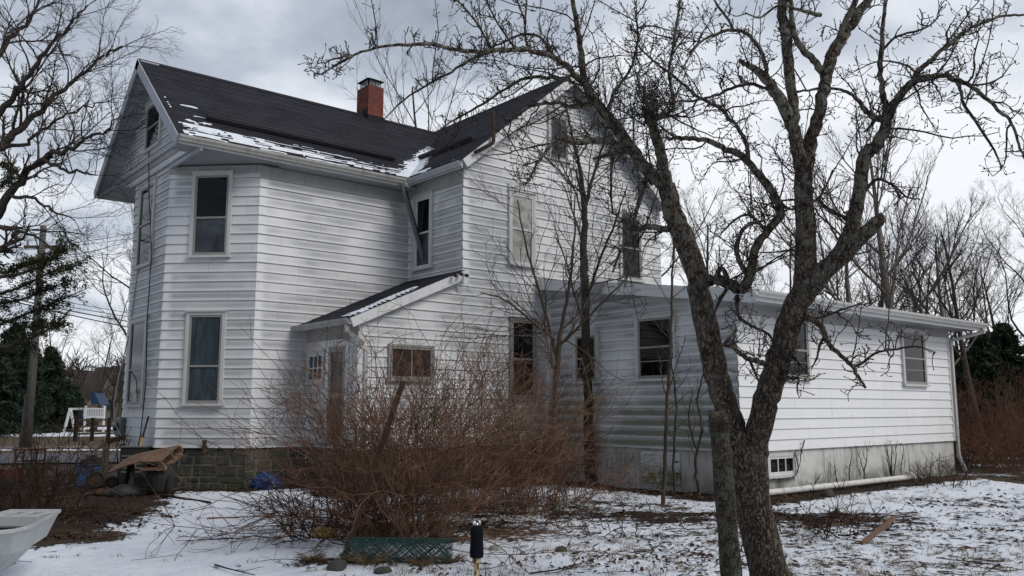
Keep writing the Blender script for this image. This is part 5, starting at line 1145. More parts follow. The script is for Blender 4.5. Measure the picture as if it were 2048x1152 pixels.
# the big tree whose limbs sweep in from the left edge, limb by limb
big = thing('large_bare_tree', gd(-130, 21, -.1), 'big dark bare tree with sweeping limbs reaching in from the left edge', 'tree'); A_t, B_t = Twigs(), Twigs()
for pl, kd in (([(-135, 940, 21, 60), (-130, 750, 21, 52), (-115, 600, 21, 48), (-90, 480, 21, 40), (-70, 330, 21, 30), (-60, 180, 21, 22), (-50, 40, 21, 14), (-30, -90, 21, 6)], 8),
               ([(-100, 520, 21, 26), (-40, 470, 20.8, 22), (0, 418, 20.6, 18), (40, 360, 20.4, 14), (85, 318, 20.2, 11), (147, 292, 20, 8), (190, 272, 19.8, 6), (222, 255, 19.6, 4), (240, 232, 19.5, 2)], 15),
               ([(-80, 400, 21, 24), (-30, 330, 21.2, 20), (0, 292, 21.3, 18), (50, 250, 21.5, 13), (100, 200, 21.7, 10), (150, 160, 21.9, 7), (205, 112, 22, 5), (245, 92, 22, 3)], 15),
               ([(-72, 340, 21, 20), (-20, 262, 20.6, 16), (20, 200, 20.3, 12), (60, 150, 20, 9), (100, 90, 19.8, 7), (140, 50, 19.6, 5), (175, 10, 19.5, 3)], 14),
               ([(-62, 200, 21, 15), (-10, 120, 21.2, 11), (40, 60, 21.4, 8), (75, 10, 21.6, 5), (95, -40, 21.6, 3)], 10),
               ([(85, 318, 20.2, 7), (120, 335, 19.8, 6), (160, 345, 19.4, 5), (195, 350, 19, 2.5)], 7), ([(20, 390, 20.5, 8), (70, 400, 20, 6), (110, 425, 19.5, 4), (150, 440, 19.2, 2)], 7),
               ([(0, 295, 21.3, 10), (50, 285, 21, 7), (110, 240, 20.8, 5), (170, 215, 20.6, 3.5), (225, 200, 20.5, 2)], 9), ([(-60, 440, 21, 12), (0, 452, 20, 9), (60, 470, 19.5, 6), (120, 505, 19, 3)], 8)):
    a = np.array([[*P(px, py, d), w * d / F_PX / 2] for px, py, d, w in pl]); s = smooth_path(a, 5); s[1:-1, :3] += rng.normal(0, .03, (len(s) - 2, 3)); A_t.add(s[:, :3], s[:, 3], 7)
    for i in range(kd):
        j = int(len(s) * (.28 + .7 * (i + rng.random()) / kd)); j = min(j, len(s) - 2); grow(B_t, s[j, :3], unit(side_dir(unit(s[j + 1, :3] - s[j, :3]), rng.uniform(.5, .95)) + (0, 0, .15)), rng.uniform(.9, 2.0), max(s[j, 3] * .5, .011), 1, [None, dict(n=7, w=.15, up=.05, kids=10, ang=.65, lr=.48, rr=.5), dict(n=5, w=.17, up=.03, kids=5, ang=.6, lr=.5, rr=.65, tip=.5), dict(n=4, w=.18, up=.03, tip=.6)])
A_t.build('trunk', M['bark'], big); B_t.build('crown', M['pear_twig'], big)
# trees behind the house and to the right
GB = 'bare trees beyond the house'
T1 = bare_tree('bare_tree', 'bare spreading tree right behind the left side of the house', gd(272, 40, -.1), 14.5, .20, cfg_b, M['bark'], M['twig'], lean=(-.10, .08), group=GB)
T2 = bare_tree('bare_tree', 'bare tree whose crown shows over the roof right of the chimney', gd(905, 44, -.1), 23.5, .22, cfg_up, M['bark'], M['twig'], group=GB)
T3 = bare_tree('bare_poplar', 'tall pale trunked poplar rising behind the wing', gd(1822, 38, -.1), 17.5, .27, cfg_up, M['bark_pale'], M['twig'], lean=(-.03, .03), group=GB, trunk_frac=.28, limbs_n=11, spread=.9)
for src, px, d, rz, sc, lb in ((T2, 1010, 50, 1.9, .95, 'bare tree showing above the middle of the roof valley'), (T2, 1250, 42, 4.0, .95, 'bare tall tree behind the gable peak'), (T1, 1420, 46, 2.2, 1.0, 'bare tree between gable and forked trunk'),
                            (T3, 1700, 47, 2.0, .9, 'pale slender poplar left of the tallest poplar'), (T1, 1760, 52, 4.4, 1.0, 'bare tree behind the broken limb of the fruit tree'), (T3, 1912, 42, 1.0, .72, 'shorter pale poplar right of the tallest poplar'), (T1, 1965, 38, .7, .85, 'bare spreading tree above the right end of the wing'),
                            (T1, 2045, 44, 3.0, 1.0, 'bare tree at the right photo edge'), (T2, 1880, 56, 5.1, .66, 'distant upright bare tree behind the poplars'), (T2, 2010, 60, .3, .62, 'distant upright bare tree near the right edge'), (T1, 190, 62, 3.7, .62, 'distant bare tree above the play set'), (T1, 110, 70, 1.2, .75, 'distant bare tree between the utility pole and the cream house'), (T2, 230, 54, 2.6, .42, 'small bare tree at the corner of the house'), (T1, 1690, 66, 1.9, 1.1, 'distant bare tree low behind the wing roof middle'), (T1, 1840, 70, 3.4, 1.2, 'distant bare tree behind the tallest poplar'), (T1, 1935, 74, 5.6, 1.2, 'distant bare tree above the wing downspout'), (T2, 1760, 80, 2.2, .8, 'farthest upright bare tree behind the broken limb'), (T1, 2030, 66, .2, 1.1, 'distant bare tree over the right hand evergreens'), (T1, 1480, 74, 4.9, 1.1, 'distant bare tree seen between the two limbs of the fork'), (T1, 165, 84, 5.3, .36, 'small distant bare tree in front of the cream gable'), (T1, 208, 80, 2.9, .40, 'small distant bare tree in front of the second cream gable'), (T1, 135, 92, 0.9, .40, 'tiny distant bare tree over the arborvitae row'), (T2, 1580, 55, 1.4, .7, 'distant upright bare tree seen through the trunk fork')):
    copy_tree(src, gd(px, d, -.1), rz, sc, lb)
# evergreens
def conifer(name, label, loc, H, R, n, m, base=.06, droop=-.25, leaf=.16, group=None, dens=7):
    loc = np.asarray(loc, float); root = thing(name, loc, label, 'evergreen', group); T = Twigs(); q = walk(loc + (0, 0, -.2), (0, 0, 1), H, 8, .02, .05); T.add(q, np.linspace(H * .018, .02, 9), 7)
    C, E_ = [], []
    for i in range(n):
        s = base + (1 - base) * (i + rng.random()) / n; z = s * 8; j = min(int(z), 7); p = q[j] + (q[j + 1] - q[j]) * (z - j); az = rng.uniform(0, 6.283); L = R * ((1 - s) ** .75 + .06) * rng.uniform(.7, 1.2)
        b = walk(p, (math.cos(az), math.sin(az), rng.uniform(-.1, .35)), L, 6, .09, droop * .12); T.add(b, np.linspace(.03, .008, 7))
        for k in range(int(L * dens) + 3):
            t = rng.uniform(.25, 1) * 5.99; jj = int(t); c = b[jj] + (b[jj + 1] - b[jj]) * (t - jj) + rng.normal(0, .10 * L / R + .06, 3); C.append(c); E_.append(unit((b[jj + 1] - b[jj]) + rng.normal(0, .35 * L, 3)))
    T.build('trunk', M['bark'], root)
    C, E_ = np.array(C), np.array(E_); K = 5; C = np.repeat(C, K, 0) + rng.normal(0, leaf * .5, (len(C) * K, 3)); E_ = np.repeat(E_, K, 0) + rng.normal(0, .5, (len(C), 3)); E_ /= np.linalg.norm(E_, axis=1, keepdims=True)
    w = np.cross(E_, rng.normal(0, 1, E_.shape)); w /= np.linalg.norm(w, axis=1, keepdims=True); sz = leaf * rng.uniform(.6, 1.4, (len(C), 1))
    co = np.stack([C - E_ * sz, C + w * sz * .22, C + E_ * sz, C - w * sz * .22], 1).reshape(-1, 3); mesh_np('crown', co, np.arange(len(co)).reshape(-1, 4), 4, m, root); return root
GE = 'evergreens along the far side of the road'
c1 = conifer('evergreen', 'dark tall evergreen behind the utility pole', gd(20, 56, -.1), 7.2, 2.9, 230, M['needle'], leaf=.22, group=GE)
for px, d, rz, sc, lb in ((-70, 50, 1, 1.1, 'dark evergreen cut by the left photo edge'), (92, 62, 2.2, .85, 'dark evergreen right of the utility pole'), (55, 72, 4, .9, 'dark evergreen filling the gap behind the pole'), (1960, 46, 3.0, .78, 'dark evergreen past the end of the wing'), (2030, 52, .6, .95, 'dark evergreen at the right photo edge'), (1915, 55, 5.0, .8, 'dark evergreen hidden partly by the wing downspout'), (1990, 62, 1.4, 1.0, 'dark evergreen behind the right hand pair')): copy_tree(c1, gd(px, d, -.1), rz, sc, lb)
ab = conifer('arborvitae', 'narrow dark arborvitae first of the row before the cream house', gd(125, 76, -.1), 3.1, .62, 90, M['needle'], base=.02, droop=.6, leaf=.12, group='arborvitae row in front of the cream house')
for i, (px, lb) in enumerate(((134, 'narrow arborvitae second from the left in the row'), (143, 'narrow arborvitae third from the left in the row'), (152, 'narrow arborvitae fourth from the left in the row'), (161, 'narrow arborvitae at the right end of the row'))): copy_tree(ab, gd(px, 76, -.1), i * 1.3, rng.uniform(.85, 1.1), lb)
# the near cedar reaching in from the left edge
ced = thing('cedar_tree', gd(-150, 13.5, -.1), 'olive green cedar with ragged boughs reaching in at the left edge', 'evergreen'); T = Twigs(); C, E_ = [], []
T.add(smooth_path([P(-150, 1060, 13.5), P(-140, 700, 13.5), P(-125, 400, 13.5), P(-120, 200, 13.5)]), np.linspace(.14, .04, 13), 8)
for a in ([(-130, 640), (-40, 600), (40, 575), (100, 545), (158, 530)], [(-130, 690), (-30, 660), (60, 625), (110, 605), (172, 578)], [(-130, 560), (-50, 530), (10, 545), (50, 530), (80, 520)], [(-130, 480), (-60, 420), (-10, 380), (20, 355), (15, 325)], [(-130, 720), (-40, 700), (30, 690), (90, 662), (120, 640)], [(-130, 600), (-20, 560), (50, 545), (100, 520), (130, 498)], [(-130, 650), (-60, 640), (0, 640), (60, 655), (85, 645)], [(-130, 620), (-30, 610), (40, 600), (90, 580), (140, 560)]):
    d1 = rng.uniform(12.4, 14.2); s = smooth_path([P(px, py, 13.5 + (d1 - 13.5) * i / 3) for i, (px, py) in enumerate(a)], 6); T.add(s, np.linspace(.035, .006, len(s)), 5)
    for _ in range(60):
        t = rng.uniform(.18, 1) ** .8 * (len(s) - 1.01); j = int(t); p = s[j] + (s[j + 1] - s[j]) * (t - j); dd = unit(unit(s[j + 1] - s[j]) + rng.normal(0, .55, 3)); L = rng.uniform(.10, .30); w = walk(p, dd, L, 3, .2, .03); T.add(w, np.linspace(.005, .002, 4))
        for k in range(38): C.append(w[rng.integers(1, 4)] + rng.normal(0, .026, 3)); E_.append(unit(dd + rng.normal(0, .5, 3)))
C, E_ = np.array(C), np.array(E_); w = np.cross(E_, rng.normal(0, 1, E_.shape)); w /= np.linalg.norm(w, axis=1, keepdims=True); sz = rng.uniform(.012, .030, (len(C), 1))
co = np.stack([C - E_ * sz, C + w * sz * .35, C + E_ * sz, C - w * sz * .35], 1).reshape(-1, 3); T.build('trunk', M['bark'], ced); mesh_np('crown', co, np.arange(len(co)).reshape(-1, 4), 4, M['cedar'], ced)
# far woodland on the horizon
T = Twigs()
for i in range(420):
    az = rng.uniform(0, 1); lat = rng.uniform(-150, 150); d = rng.uniform(105, 150); b = gd(1024, d) + RGT * lat; h = rng.uniform(4, 8.5); q = walk(b + (0, 0, -.3), (0, 0, 1), h, 5, .06, .05); T.add(q, np.linspace(.22, .04, 6), 4)
    for k in range(16): j = rng.integers(1, 5); w = walk(q[j], side_dir(np.array([0, 0, 1.]), .7), h * .4 * rng.uniform(.5, 1.2), 4, .15, .06); T.add(w, np.linspace(.09, .03, 5)); [T.add(walk(w[rng.integers(1, 4)], side_dir(unit(w[-1] - w[0]), .7), h * .22, 3, .2, .05), np.linspace(.05, .025, 4)) for _ in range(4)]
tag(T.build('far_woodland', M['twig']), 'far bare woodland along the horizon', 'woodland', kind='stuff')
# the tree line at the viewer's back, which the window glass mirrors
T = Twigs()
for i in range(150):
    a = rng.uniform(-math.pi * .95, math.pi * .05) - .3; d = rng.uniform(24, 42); b = np.array([math.cos(a) * d, math.sin(a) * d, -.2])
    if (b @ FH) > -6: continue
    h = rng.uniform(9, 16); q = walk(b, (0, 0, 1), h, 6, .06, .05); T.add(q, np.linspace(.20, .04, 7), 5)
    for k in range(16):
        j = rng.integers(1, 6); w = walk(q[j], side_dir(np.array([0, 0, 1.]), .75), h * .42 * rng.uniform(.5, 1.2), 5, .15, .06); T.add(w, np.linspace(.08, .03, 6))
        for _ in range(6): T.add(walk(w[rng.integers(1, 5)], side_dir(unit(w[-1] - w[0]), .7), h * .2, 3, .2, .05), np.linspace(.04, .02, 4))
tag(T.build('tree_line', M['twig']), 'bare tree line mirrored in the window panes', 'woodland', kind='stuff')
# ------------------------------------------------------------------ things in the yard
# old wooden fence post with wire
pd = 6.0; pb = gd(1474, pd, 0); root = thing('fence_post', pb, 'old lichened wooden fence post with wire wrapped round it, left of the forked trunk', 'fence post')
top, bot = P(1437, 822, pd), P(1476, 1290, pd); bot[2] = -.15
mb = MB(); n = 16; k = 12; pts = [bot + (top - bot) * i / n for i in range(n + 1)]
b0_ = mb.n; mb.tube(pts, [.079 + .003 * math.sin(i * 1.3) - .010 * i / n for i in range(n + 1)], k)
for i in range(len(mb.v)):
    v = np.array(mb.v[i]); a = (i % k); mb.v[i] = tuple(v + RGT * (.004 * math.sin(a * 5.1)) + (0, 0, (.018 * math.sin(a * 2.2) if i // k == n else 0)))
mb.build('post', M['wood_old'], root, smooth=True)
T = Twigs()
def wrap(z, turns, wob, r=.0028):
    ax = unit(top - bot); c = bot + ax * ((z - bot[2]) / ax[2]); e1 = unit(np.cross(ax, FH)); e2 = np.cross(ax, e1); q = []
    for i in range(int(turns * 14) + 1): t = i / 14 * 2 * math.pi; q.append(c + (e1 * math.cos(t) + e2 * math.sin(t)) * .078 + ax * (wob * math.sin(t * .7 + z) + .012 * t / 6.28))
    T.add(q, r, 4); return q
for z, tn, wb in ((1.44, 2, .008), (1.47, 1.5, .006), (1.50, 2, .012), (1.19, 1, .05), (1.02, 1, .03), (.86, 1.2, .012), (.55, 1, .04)): q = wrap(z, tn, wb); T.build('wire', M['rust'], root); T = Twigs()
e_p = P(1500, 1010, 5.9); T = Twigs(); T.add(smooth_path([P(1462, 990, 5.93), P(1482, 1020, 5.9), P(1490, 1070, 5.9), P(1478, 1110, 5.9), P(1494, 1060, 5.88)]), .0028, 4); T.build('wire', M['rust'], root)

# leaning rusty bar
a, b = gp_(684, 1126), P(806, 762, 9.9); root = MB(); d = unit(b - a); sd_ = unit(np.cross(d, FH)); nn = np.cross(sd_, d); Lb = np.linalg.norm(b - a)
root.box(a - d * .1, d, sd_, nn, 0, Lb + .1, -.029, .029, -.004, .004); root.box(a - d * .1, d, sd_, nn, 0, Lb + .1, -.029, -.022, .004, .045)
for i in range(8): root.box(a, d, sd_, nn, .2 + i * .22, .22 + i * .22, .005, .03, -.012, -.004)
tag(root.build('rusty_bar', M['rust'], loc=a), 'rusty iron angle bar leaning in the shrub', 'bar')

# roll of green wire fencing
p0, p1 = gp_(690, 1122), gp_(902, 1118); ax = p1 - p0; L = np.linalg.norm(ax); ax = ax / L; e1 = np.array([0, 0, 1.]); e2 = np.cross(ax, e1); R0 = .135; T = Twigs(); cen = p0 + (0, 0, R0 * .9)
for rad, cnt in ((R0, 20), (R0 * .7, 16)):
    for sgn in (1, -1):
        for i in range(cnt):
            ph = i / cnt * 6.283; q = []; m = 22 * 2
            for j in range(m + 1):
                s = j / m; th = ph + sgn * s * L / (rad * 1.05); rr = rad * (1 + .05 * math.sin(9 * s + ph) + (.012 if j % 2 else -.012)); q.append(cen + ax * (s * L + .025 * math.sin(ph * 3 + rad * 40)) + (e1 * math.sin(th) * .92 + e2 * math.cos(th)) * rr)
            T.add(q, .0030, 4)
tag(T.build('wire_fence_roll', M['green_wire'], loc=p0), 'roll of green coated chain link fencing lying in the snow', 'fence roll')

# black foam covered tap on a peeling pipe
td = 5.5; c = gd(952, td, 0); root = thing('yard_tap', c, 'outdoor tap on a peeling pipe wrapped in a black foam sleeve', 'tap')
mb = MB(); mb.tube([c + (0, 0, -.1), c + (0, 0, .35), c + (0, 0, .70)], .0165, 12); mb.tube([c + (0, 0, .655), c + (0, 0, .69)], .026, 12); mb.build('pipe', M['pipe_rust'], root, smooth=False)
mb = MB(); zs = [.685, .70, .74, .78, .82, .85, .868, .874]; rs = [.040, .0435, .0425, .0395, .040, .040, .036, .024]; mb.tube([c + (0, 0, z) for z in zs], rs, 20); mb.build('foam_sleeve', M['foam'], root, smooth=True)
mb = MB(); mb.tube([c + (0, 0, .87), c + (0, 0, .893)], .012, 10); mb.tube([c + RGT * -.012 + (0, 0, .872), c + RGT * -.018 + (0, 0, .905)], .010, 8); mb.tube([c + RGT * .014 + (0, 0, .87), c + RGT * .02 + (0, 0, .898), c + RGT * .008 + (0, 0, .908)], .007, 8); mb.build('spout', M['chrome'], root, smooth=True)

# broken board stake
a, b = gp_(1723, 1086), P(1790, 1035, 10.7); d = unit(b - a); sd_ = unit(np.cross(d, (0, 0, 1))); nn = np.cross(sd_, d); L = np.linalg.norm(b - a)
mb = MB(); q = [(0, -.026), (L * .62, -.026), (L * .64, -.012), (L, -.02), (L * .985, .03), (L * .5, .028), (0, .028)]; mb.prism([(u, v) for u, v in q], a - sd_ * .016, a + sd_ * .016, d, nn); root = mb.build('wooden_stake', M['stake'], loc=a)
tag(root, 'broken reddish wooden stake slanting out of the snow', 'stake')
mb = MB(); mb.box(a, d, nn, -sd_, L * .70, L * .84, -.024, .0, .017, .019); mb.build('paint_mark', M['orange'], root)

# drain pipe along the wing
mb = MB(); a, b = PL(1470, 993, 1, YW - .28), PL(1818, 971, 1, YW - .30); a[2] = max(a[2], .06); b[2] = max(b[2], .07); m = a + (b - a) * .45; mb.tube([a, m, b], .058, 14); mb.tube([m + (b - a) * -.01, m + (b - a) * .012], .066, 14); tag(mb.build('drain_pipe', M['pvc'], loc=a, smooth=False), 'long dirty white plastic drain pipe lying along the foot of the wing', 'pipe')

# rocks, bricks and litter
def lump(name, p, sx, sy, sz, m, label, cat, seed=0, rz=0):
    import bmesh; bm = bmesh.new(); bmesh.ops.create_icosphere(bm, subdivisions=3, radius=1.0); f = vnoise(100 + seed)
    for v in bm.verts:
        k = .72 + .55 * f(v.co.x * 1.3 + 9, v.co.y * 1.3 + v.co.z * .9 + 9); v.co = Vector((v.co.x * sx * k, v.co.y * sy * k, max(v.co.z, -.35) * sz * k))
    me = bpy.data.meshes.new(name); bm.to_mesh(me); bm.free(); me.materials.append(M[m]); me.polygons.foreach_set('use_smooth', [True] * len(me.polygons)); o = bpy.data.objects.new(name, me); COL.objects.link(o)
    o.location = tuple(float(x) for x in np.asarray(p) + (0, 0, sz * .2)); o.rotation_euler = (0, 0, rz); return tag(o, label, cat)
lump('rock', gp_(673, 1136), .105, .09, .085, 'rock', 'dark round rock at the foot of the leaning rusty bar', 'rock', 1)
lump('rock', gp_(765, 1140), .10, .08, .05, 'rock', 'low dark rock beside the large grass tussock', 'rock', 2)
lump('rock', gp_(988, 1092), .07, .06, .05, 'rock_pale', 'pale grey rock right of the foam wrapped tap', 'rock', 3)
lump('rock', gp_(840, 1075), .16, .10, .09, 'rock_pale', 'pale grey rock behind the green wire roll', 'rock', 4)
lump('rock', gp_(885, 1070), .17, .10, .09, 'rock', 'brown grey rock behind the right end of the wire roll', 'rock', 5)
lump('rock', gp_(1122, 1101), .075, .06, .055, 'rock', 'small dark rock alone in the snow between tap and old post', 'rock', 6)
lump('rock', gp_(1655, 990), .15, .12, .12, 'rock', 'dark stone against the middle of the drain pipe', 'rock', 7)
def crumple(name, p, s, m, label, cat, seed, h=.7):
    import bmesh; bm = bmesh.new(); bmesh.ops.create_icosphere(bm, subdivisions=4, radius=1.0); f = vnoise(200 + seed)
    for v in bm.verts:
        k = .55 + .9 * f(v.co.x * 2.4 + 9, v.co.y * 2.4 + v.co.z * 2.1 + 9); v.co = Vector((v.co.x * s * k, v.co.y * s * k, max(v.co.z * h, -.1) * s * k))
    me = bpy.data.meshes.new(name); bm.to_mesh(me); bm.free(); me.materials.append(M[m]); o = bpy.data.objects.new(name, me); COL.objects.link(o); o.location = tuple(float(x) for x in np.asarray(p) + (0, 0, .03)); return tag(o, label, cat)
crumple('tarp', gp_(535, 974), .30, 'blue_tarp', 'crumpled blue tarp at the foot of the stone foundation', 'tarp', 1, 1.0)
crumple('plastic_bag', gp_(908, 1016), .14, 'yellow', 'bright yellow plastic bag under the big shrub', 'bag', 2)
crumple('plastic_bag', gp_(648, 1066), .15, 'yellow', 'dull yellow bag among the low canes on the left', 'bag', 3)
mb = MB(); a, b = gp_(415, 1032), gp_(545, 1032); mb.beam(a + (0, 0, .01), b + (0, 0, .01), .06, .03); tag(mb.build('board', M['stake'], loc=a), 'thin board lying flat on the snow left of the shrub', 'board')
for pl, lb in (([(318, 1008), (310, 1018), (330, 1030), (342, 1032)], 'forked dark stick lying on the open snow'), ([(560, 1020), (500, 1048), (470, 1060)], 'long dark stick reaching out left of the shrub'), ([(430, 1130), (460, 1140), (510, 1145)], 'crooked dark stick at the bottom of the open snow'), ([(1060, 1145), (1120, 1138), (1190, 1118)], 'fallen twig in the snow right of the foam wrapped tap'), ([(1000, 1075), (1060, 1055), (1130, 1040)], 'long fallen branch right of the shrub')):
    T = Twigs(); s = smooth_path([gp_(x, y) + (0, 0, .015 + .02 * (i % 2)) for i, (x, y) in enumerate(pl)], 4); T.add(s, np.linspace(.010, .004, len(s)), 6)
    for _ in range(4): j = rng.integers(1, len(s) - 1); w = walk(s[j], unit(side_dir(unit(s[j + 1] - s[j]), .8) * (1, 1, .4) + (0, 0, .1)), rng.uniform(.12, .35), 4, .15, 0); T.add(w, np.linspace(.005, .002, 5))
    tag(T.build('stick', M['shrub_dark'], loc=s[0]), lb, 'stick')
mb = MB(); a, b = gp_(310, 988), gp_(420, 1004); mb.beam(a + (0, 0, .02), b + (0, 0, .02), .05, .03); tag(mb.build('board', M['wood_dark'], loc=a), 'dark wet plank half sunk in the snow by the stone foundation', 'board')

# white plastic cart tray ---------------------------------------------
def ring(z, ins, sc=1.0, sh=(0, 0)):
    base = [(-4.74, 9.05), (-4.60, 8.60), (-4.47, 8.15), (-4.38, 7.86), (-4.39, 7.62), (-4.52, 7.46), (-4.80, 7.40), (-5.08, 7.50), (-5.17, 7.80), (-5.18, 8.20), (-5.20, 8.65), (-5.24, 9.05)]
    cl, cd_ = -4.80, 8.2; return [LD(.10 + cl + (l - cl) * sc * (1 - ins) + sh[0], cd_ + (d - cd_) * sc * (1 - ins) + sh[1], z) for l, d in base]
root = thing('garden_cart', LD(-4.8, 8.2, 0), 'off white plastic garden cart tray with two square cup recesses at the far end', 'cart')
mb = MB(); rings = [ring(.30, .06), ring(.535, .015), ring(.535, -.035), ring(.57, -.035), ring(.57, .02), ring(.46, .09), ring(.33, .22), ring(.325, .9)]
outer = [ring(.14, .55, sh=(-.10, .0)), ring(.30, .30, sh=(-.05, 0)), ring(.45, .10), ring(.535, .005)] + rings[2:]
k = 12; b = mb.n
for r_ in outer: mb.v += [tuple(p) for p in r_]
mb.n += k * len(outer)
for i in range(len(outer) - 1):
    for j in range(k): mb.f.append((b + i * k + j, b + i * k + (j + 1) % k, b + (i + 1) * k + (j + 1) % k, b + (i + 1) * k + j))
mb.f.append(tuple(b + j for j in range(k))); mb.build('tray', M['bin'], root, bevel=.008)
mb = MB()                                              # ledge with recesses across the narrow end
def lbox(l0, l1, d0_, d1_, z0_, z1_): mb.box(LD(.10, 0, 0), RGT, FH, ZV, l0, l1, d0_, d1_, z0_, z1_)
for q in ((-5.19, -5.13, 8.60, 9.02), (-5.0, -4.96, 8.66, 8.98), (-4.82, -4.76, 8.66, 8.98), (-5.13, -4.76, 8.98, 9.02), (-5.13, -4.72, 8.60, 8.66)): lbox(*q, .46, .556)
lbox(-5.13, -4.82, 8.66, 8.98, .44, .47); mb.build('cup_ledge', M['bin'], root, bevel=.006)
for sl in (-5.02, -4.72):
    mb = MB(); w = LD(sl, 7.9, .14); mb.tube([w - RGT * .05, w + RGT * .05], .14, 18); mb.build('wheel', M['black'], root)
mb = MB(); mb.tube([LD(-5.1, 7.9, .14), LD(-4.70, 7.9, .14)], .015, 8); mb.build('axle', M['black'], root)

# the heap by the corner of the house ----------------------------------
def rect_tub(root, name, c, wl, wd, h, m, taper=.85):
    mb = MB(); o = [(-1, -1), (1, -1), (1, 1), (-1, 1)]; b = mb.n
    lv = [(.0, taper, 0), (h, 1, 0), (h, 1.06, 0), (h + .025, 1.06, 0), (h + .025, .96, 0), (.03, taper * .95, 0)]
    for z, s, _ in lv: mb.v += [tuple(c + RGT * x * wl / 2 * s + FH * y * wd / 2 * s + ZV * z) for x, y in o]
    mb.n += 24
    for i in range(5):
        for j in range(4): mb.f.append((b + i * 4 + j, b + i * 4 + (j + 1) % 4, b + i * 4 + 4 + (j + 1) % 4, b + i * 4 + 4 + j))
    mb.f += [(b, b + 1, b + 2, b + 3), (b + 20, b + 21, b + 22, b + 23)]; return mb.build(name, M[m], root, bevel=.008)
c = gd(181, 18.4); root = thing('plastic_tub', c, 'faded blue plastic tub full of dark rubbish', 'tub'); rect_tub(root, 'tub', c, .48, .40, .42, 'blue_tub')
mb = MB()
for k_ in range(7): mb.box(c, RGT, FH, ZV, *(lambda a_, b_: (a_ - .035, a_ + .035, b_ - .01, b_ + .01))(-.2 + .066 * k_, -.202), .30, .40) if False else None
crumple('rubbish_bag', c + (0, 0, .40), .24, 'black', 'black rubbish bag heaped on the blue tub', 'bag', 5, .8)
def rim_disc(name, c, r, ax, label):  # old tyre: black rubber ring round a rusty hub
    root = thing(name, c, label, 'reel'); mb = MB(); ax = unit(np.asarray(ax, float)); e1 = unit(np.cross(ax, ZV)); e2 = np.cross(e1, ax); n = 24; m = 8; b = 0
    for i in range(n):
        t = i / n * 6.283; o = c + (e1 * math.cos(t) + e2 * math.sin(t)) * r * .76
        for j in range(m): s = j / m * 6.283; mb.v.append(tuple(o + ((e1 * math.cos(t) + e2 * math.sin(t)) * math.cos(s) + ax * math.sin(s) * 1.2) * r * .24))
    mb.n = n * m
    for i in range(n):
        for j in range(m): mb.f.append((i * m + j, i * m + (j + 1) % m, ((i + 1) % n) * m + (j + 1) % m, ((i + 1) % n) * m + j))
    mb.build('tyre_ring', M['black'], root, smooth=True); mb = MB(); mb.tube([c - ax * .03, c + ax * .03], r * .54, 16); mb.build('hub', M['rust'], root); return root
rim_disc('tyre', gd(193, 17.5, .19), .19, RGT * .3 - FH + ZV * .1, 'dark round tyre standing in front of the blue tub')
rim_disc('tyre', gd(222, 17.0, .15), .15, RGT * .2 - FH + ZV * .3, 'smaller dark round tyre leaning by the low end of the plywood sheet')
# post with a crosspiece and cable
c = gd(207, 17.6); root = thing('junk_post', c, 'short grey wooden post with a broken crosspiece behind the plywood', 'post')
mb = MB(); mb.beam(c + (0, 0, -.1), c + (.0, 0, .96), .11, .10, FH); mb.build('post', M['wood_rail'], root, bevel=.01)
mb = MB(); mb.beam(c + (0, 0, .92), c + RGT * .36 + (0, 0, 1.02), .10, .09, ZV); mb.build('crosspiece', M['wood_dark'], root, bevel=.01)
mb = MB(); mb.tube(smooth_path([c + (0, 0, .9), c - RGT * .18 + (0, 0, .78), c - RGT * .30 + (0, 0, .75), c - RGT * .34 + (0, 0, .86)]), .010, 6); mb.build('cable', M['cable'], root, smooth=True)
# plywood sheet on a broken frame
ps = [[P(213.6, 946, 16.3), P(275, 924, 16.0), P(320, 922, 16.1)], [P(230, 932, 16.6), P(290, 907, 16.5), P(340, 905, 16.5)], [P(250, 918, 16.9), P(272, 908, 16.9), P(357, 890, 16.9)]]
root = thing('plywood_sheet', gd(290, 16.5), 'sagging weathered plywood sheet nailed on a broken timber frame', 'plywood sheet')
g = np.array(ps); rows = np.array([smooth_path(g[i], 6) for i in range(3)]); rows = np.array([smooth_path(rows[:, j], 6) for j in range(rows.shape[1])]); nu, nv = rows.shape[:2]
mb = MB(); nrm = unit(np.cross(rows[-1, 0] - rows[0, 0], rows[0, -1] - rows[0, 0])); nrm = nrm if nrm[2] > 0 else -nrm
for off in (0, -.022): mb.v += [tuple(p + nrm * off) for p in rows.reshape(-1, 3)]
mb.n = 2 * nu * nv; ix = lambda i, j, s: s * nu * nv + i * nv + j
for i in range(nu - 1):
    for j in range(nv - 1): mb.f += [(ix(i, j, 0), ix(i + 1, j, 0), ix(i + 1, j + 1, 0), ix(i, j + 1, 0)), (ix(i, j, 1), ix(i, j + 1, 1), ix(i + 1, j + 1, 1), ix(i + 1, j, 1))]
for i in range(nu - 1):
    for j in (0, nv - 1): mb.f.append((ix(i, j, 0), ix(i + 1, j, 0), ix(i + 1, j, 1), ix(i, j, 1)))
for j in range(nv - 1):
    for i in (0, nu - 1): mb.f.append((ix(i, j, 0), ix(i, j + 1, 0), ix(i, j + 1, 1), ix(i, j, 1)))
mb.build('sheet', M['plywood'], root)
e0, e1_ = rows[-1, 0], rows[-1, -1]; mb = MB(); dn = -ZV * .12
mb.beam(e0 + nrm * -.03, e0 + nrm * -.15, .09, .05, unit(e1_ - e0)); mb.beam(e1_ + nrm * -.03, e1_ + nrm * -.15, .09, .05, unit(e1_ - e0)); m_ = (e0 + e1_) / 2; mb.beam(m_ + nrm * -.03, m_ + nrm * -.15, .09, .05, unit(e1_ - e0)); mb.beam(e0 + nrm * -.17, e1_ + nrm * -.17, .05, .09, nrm)
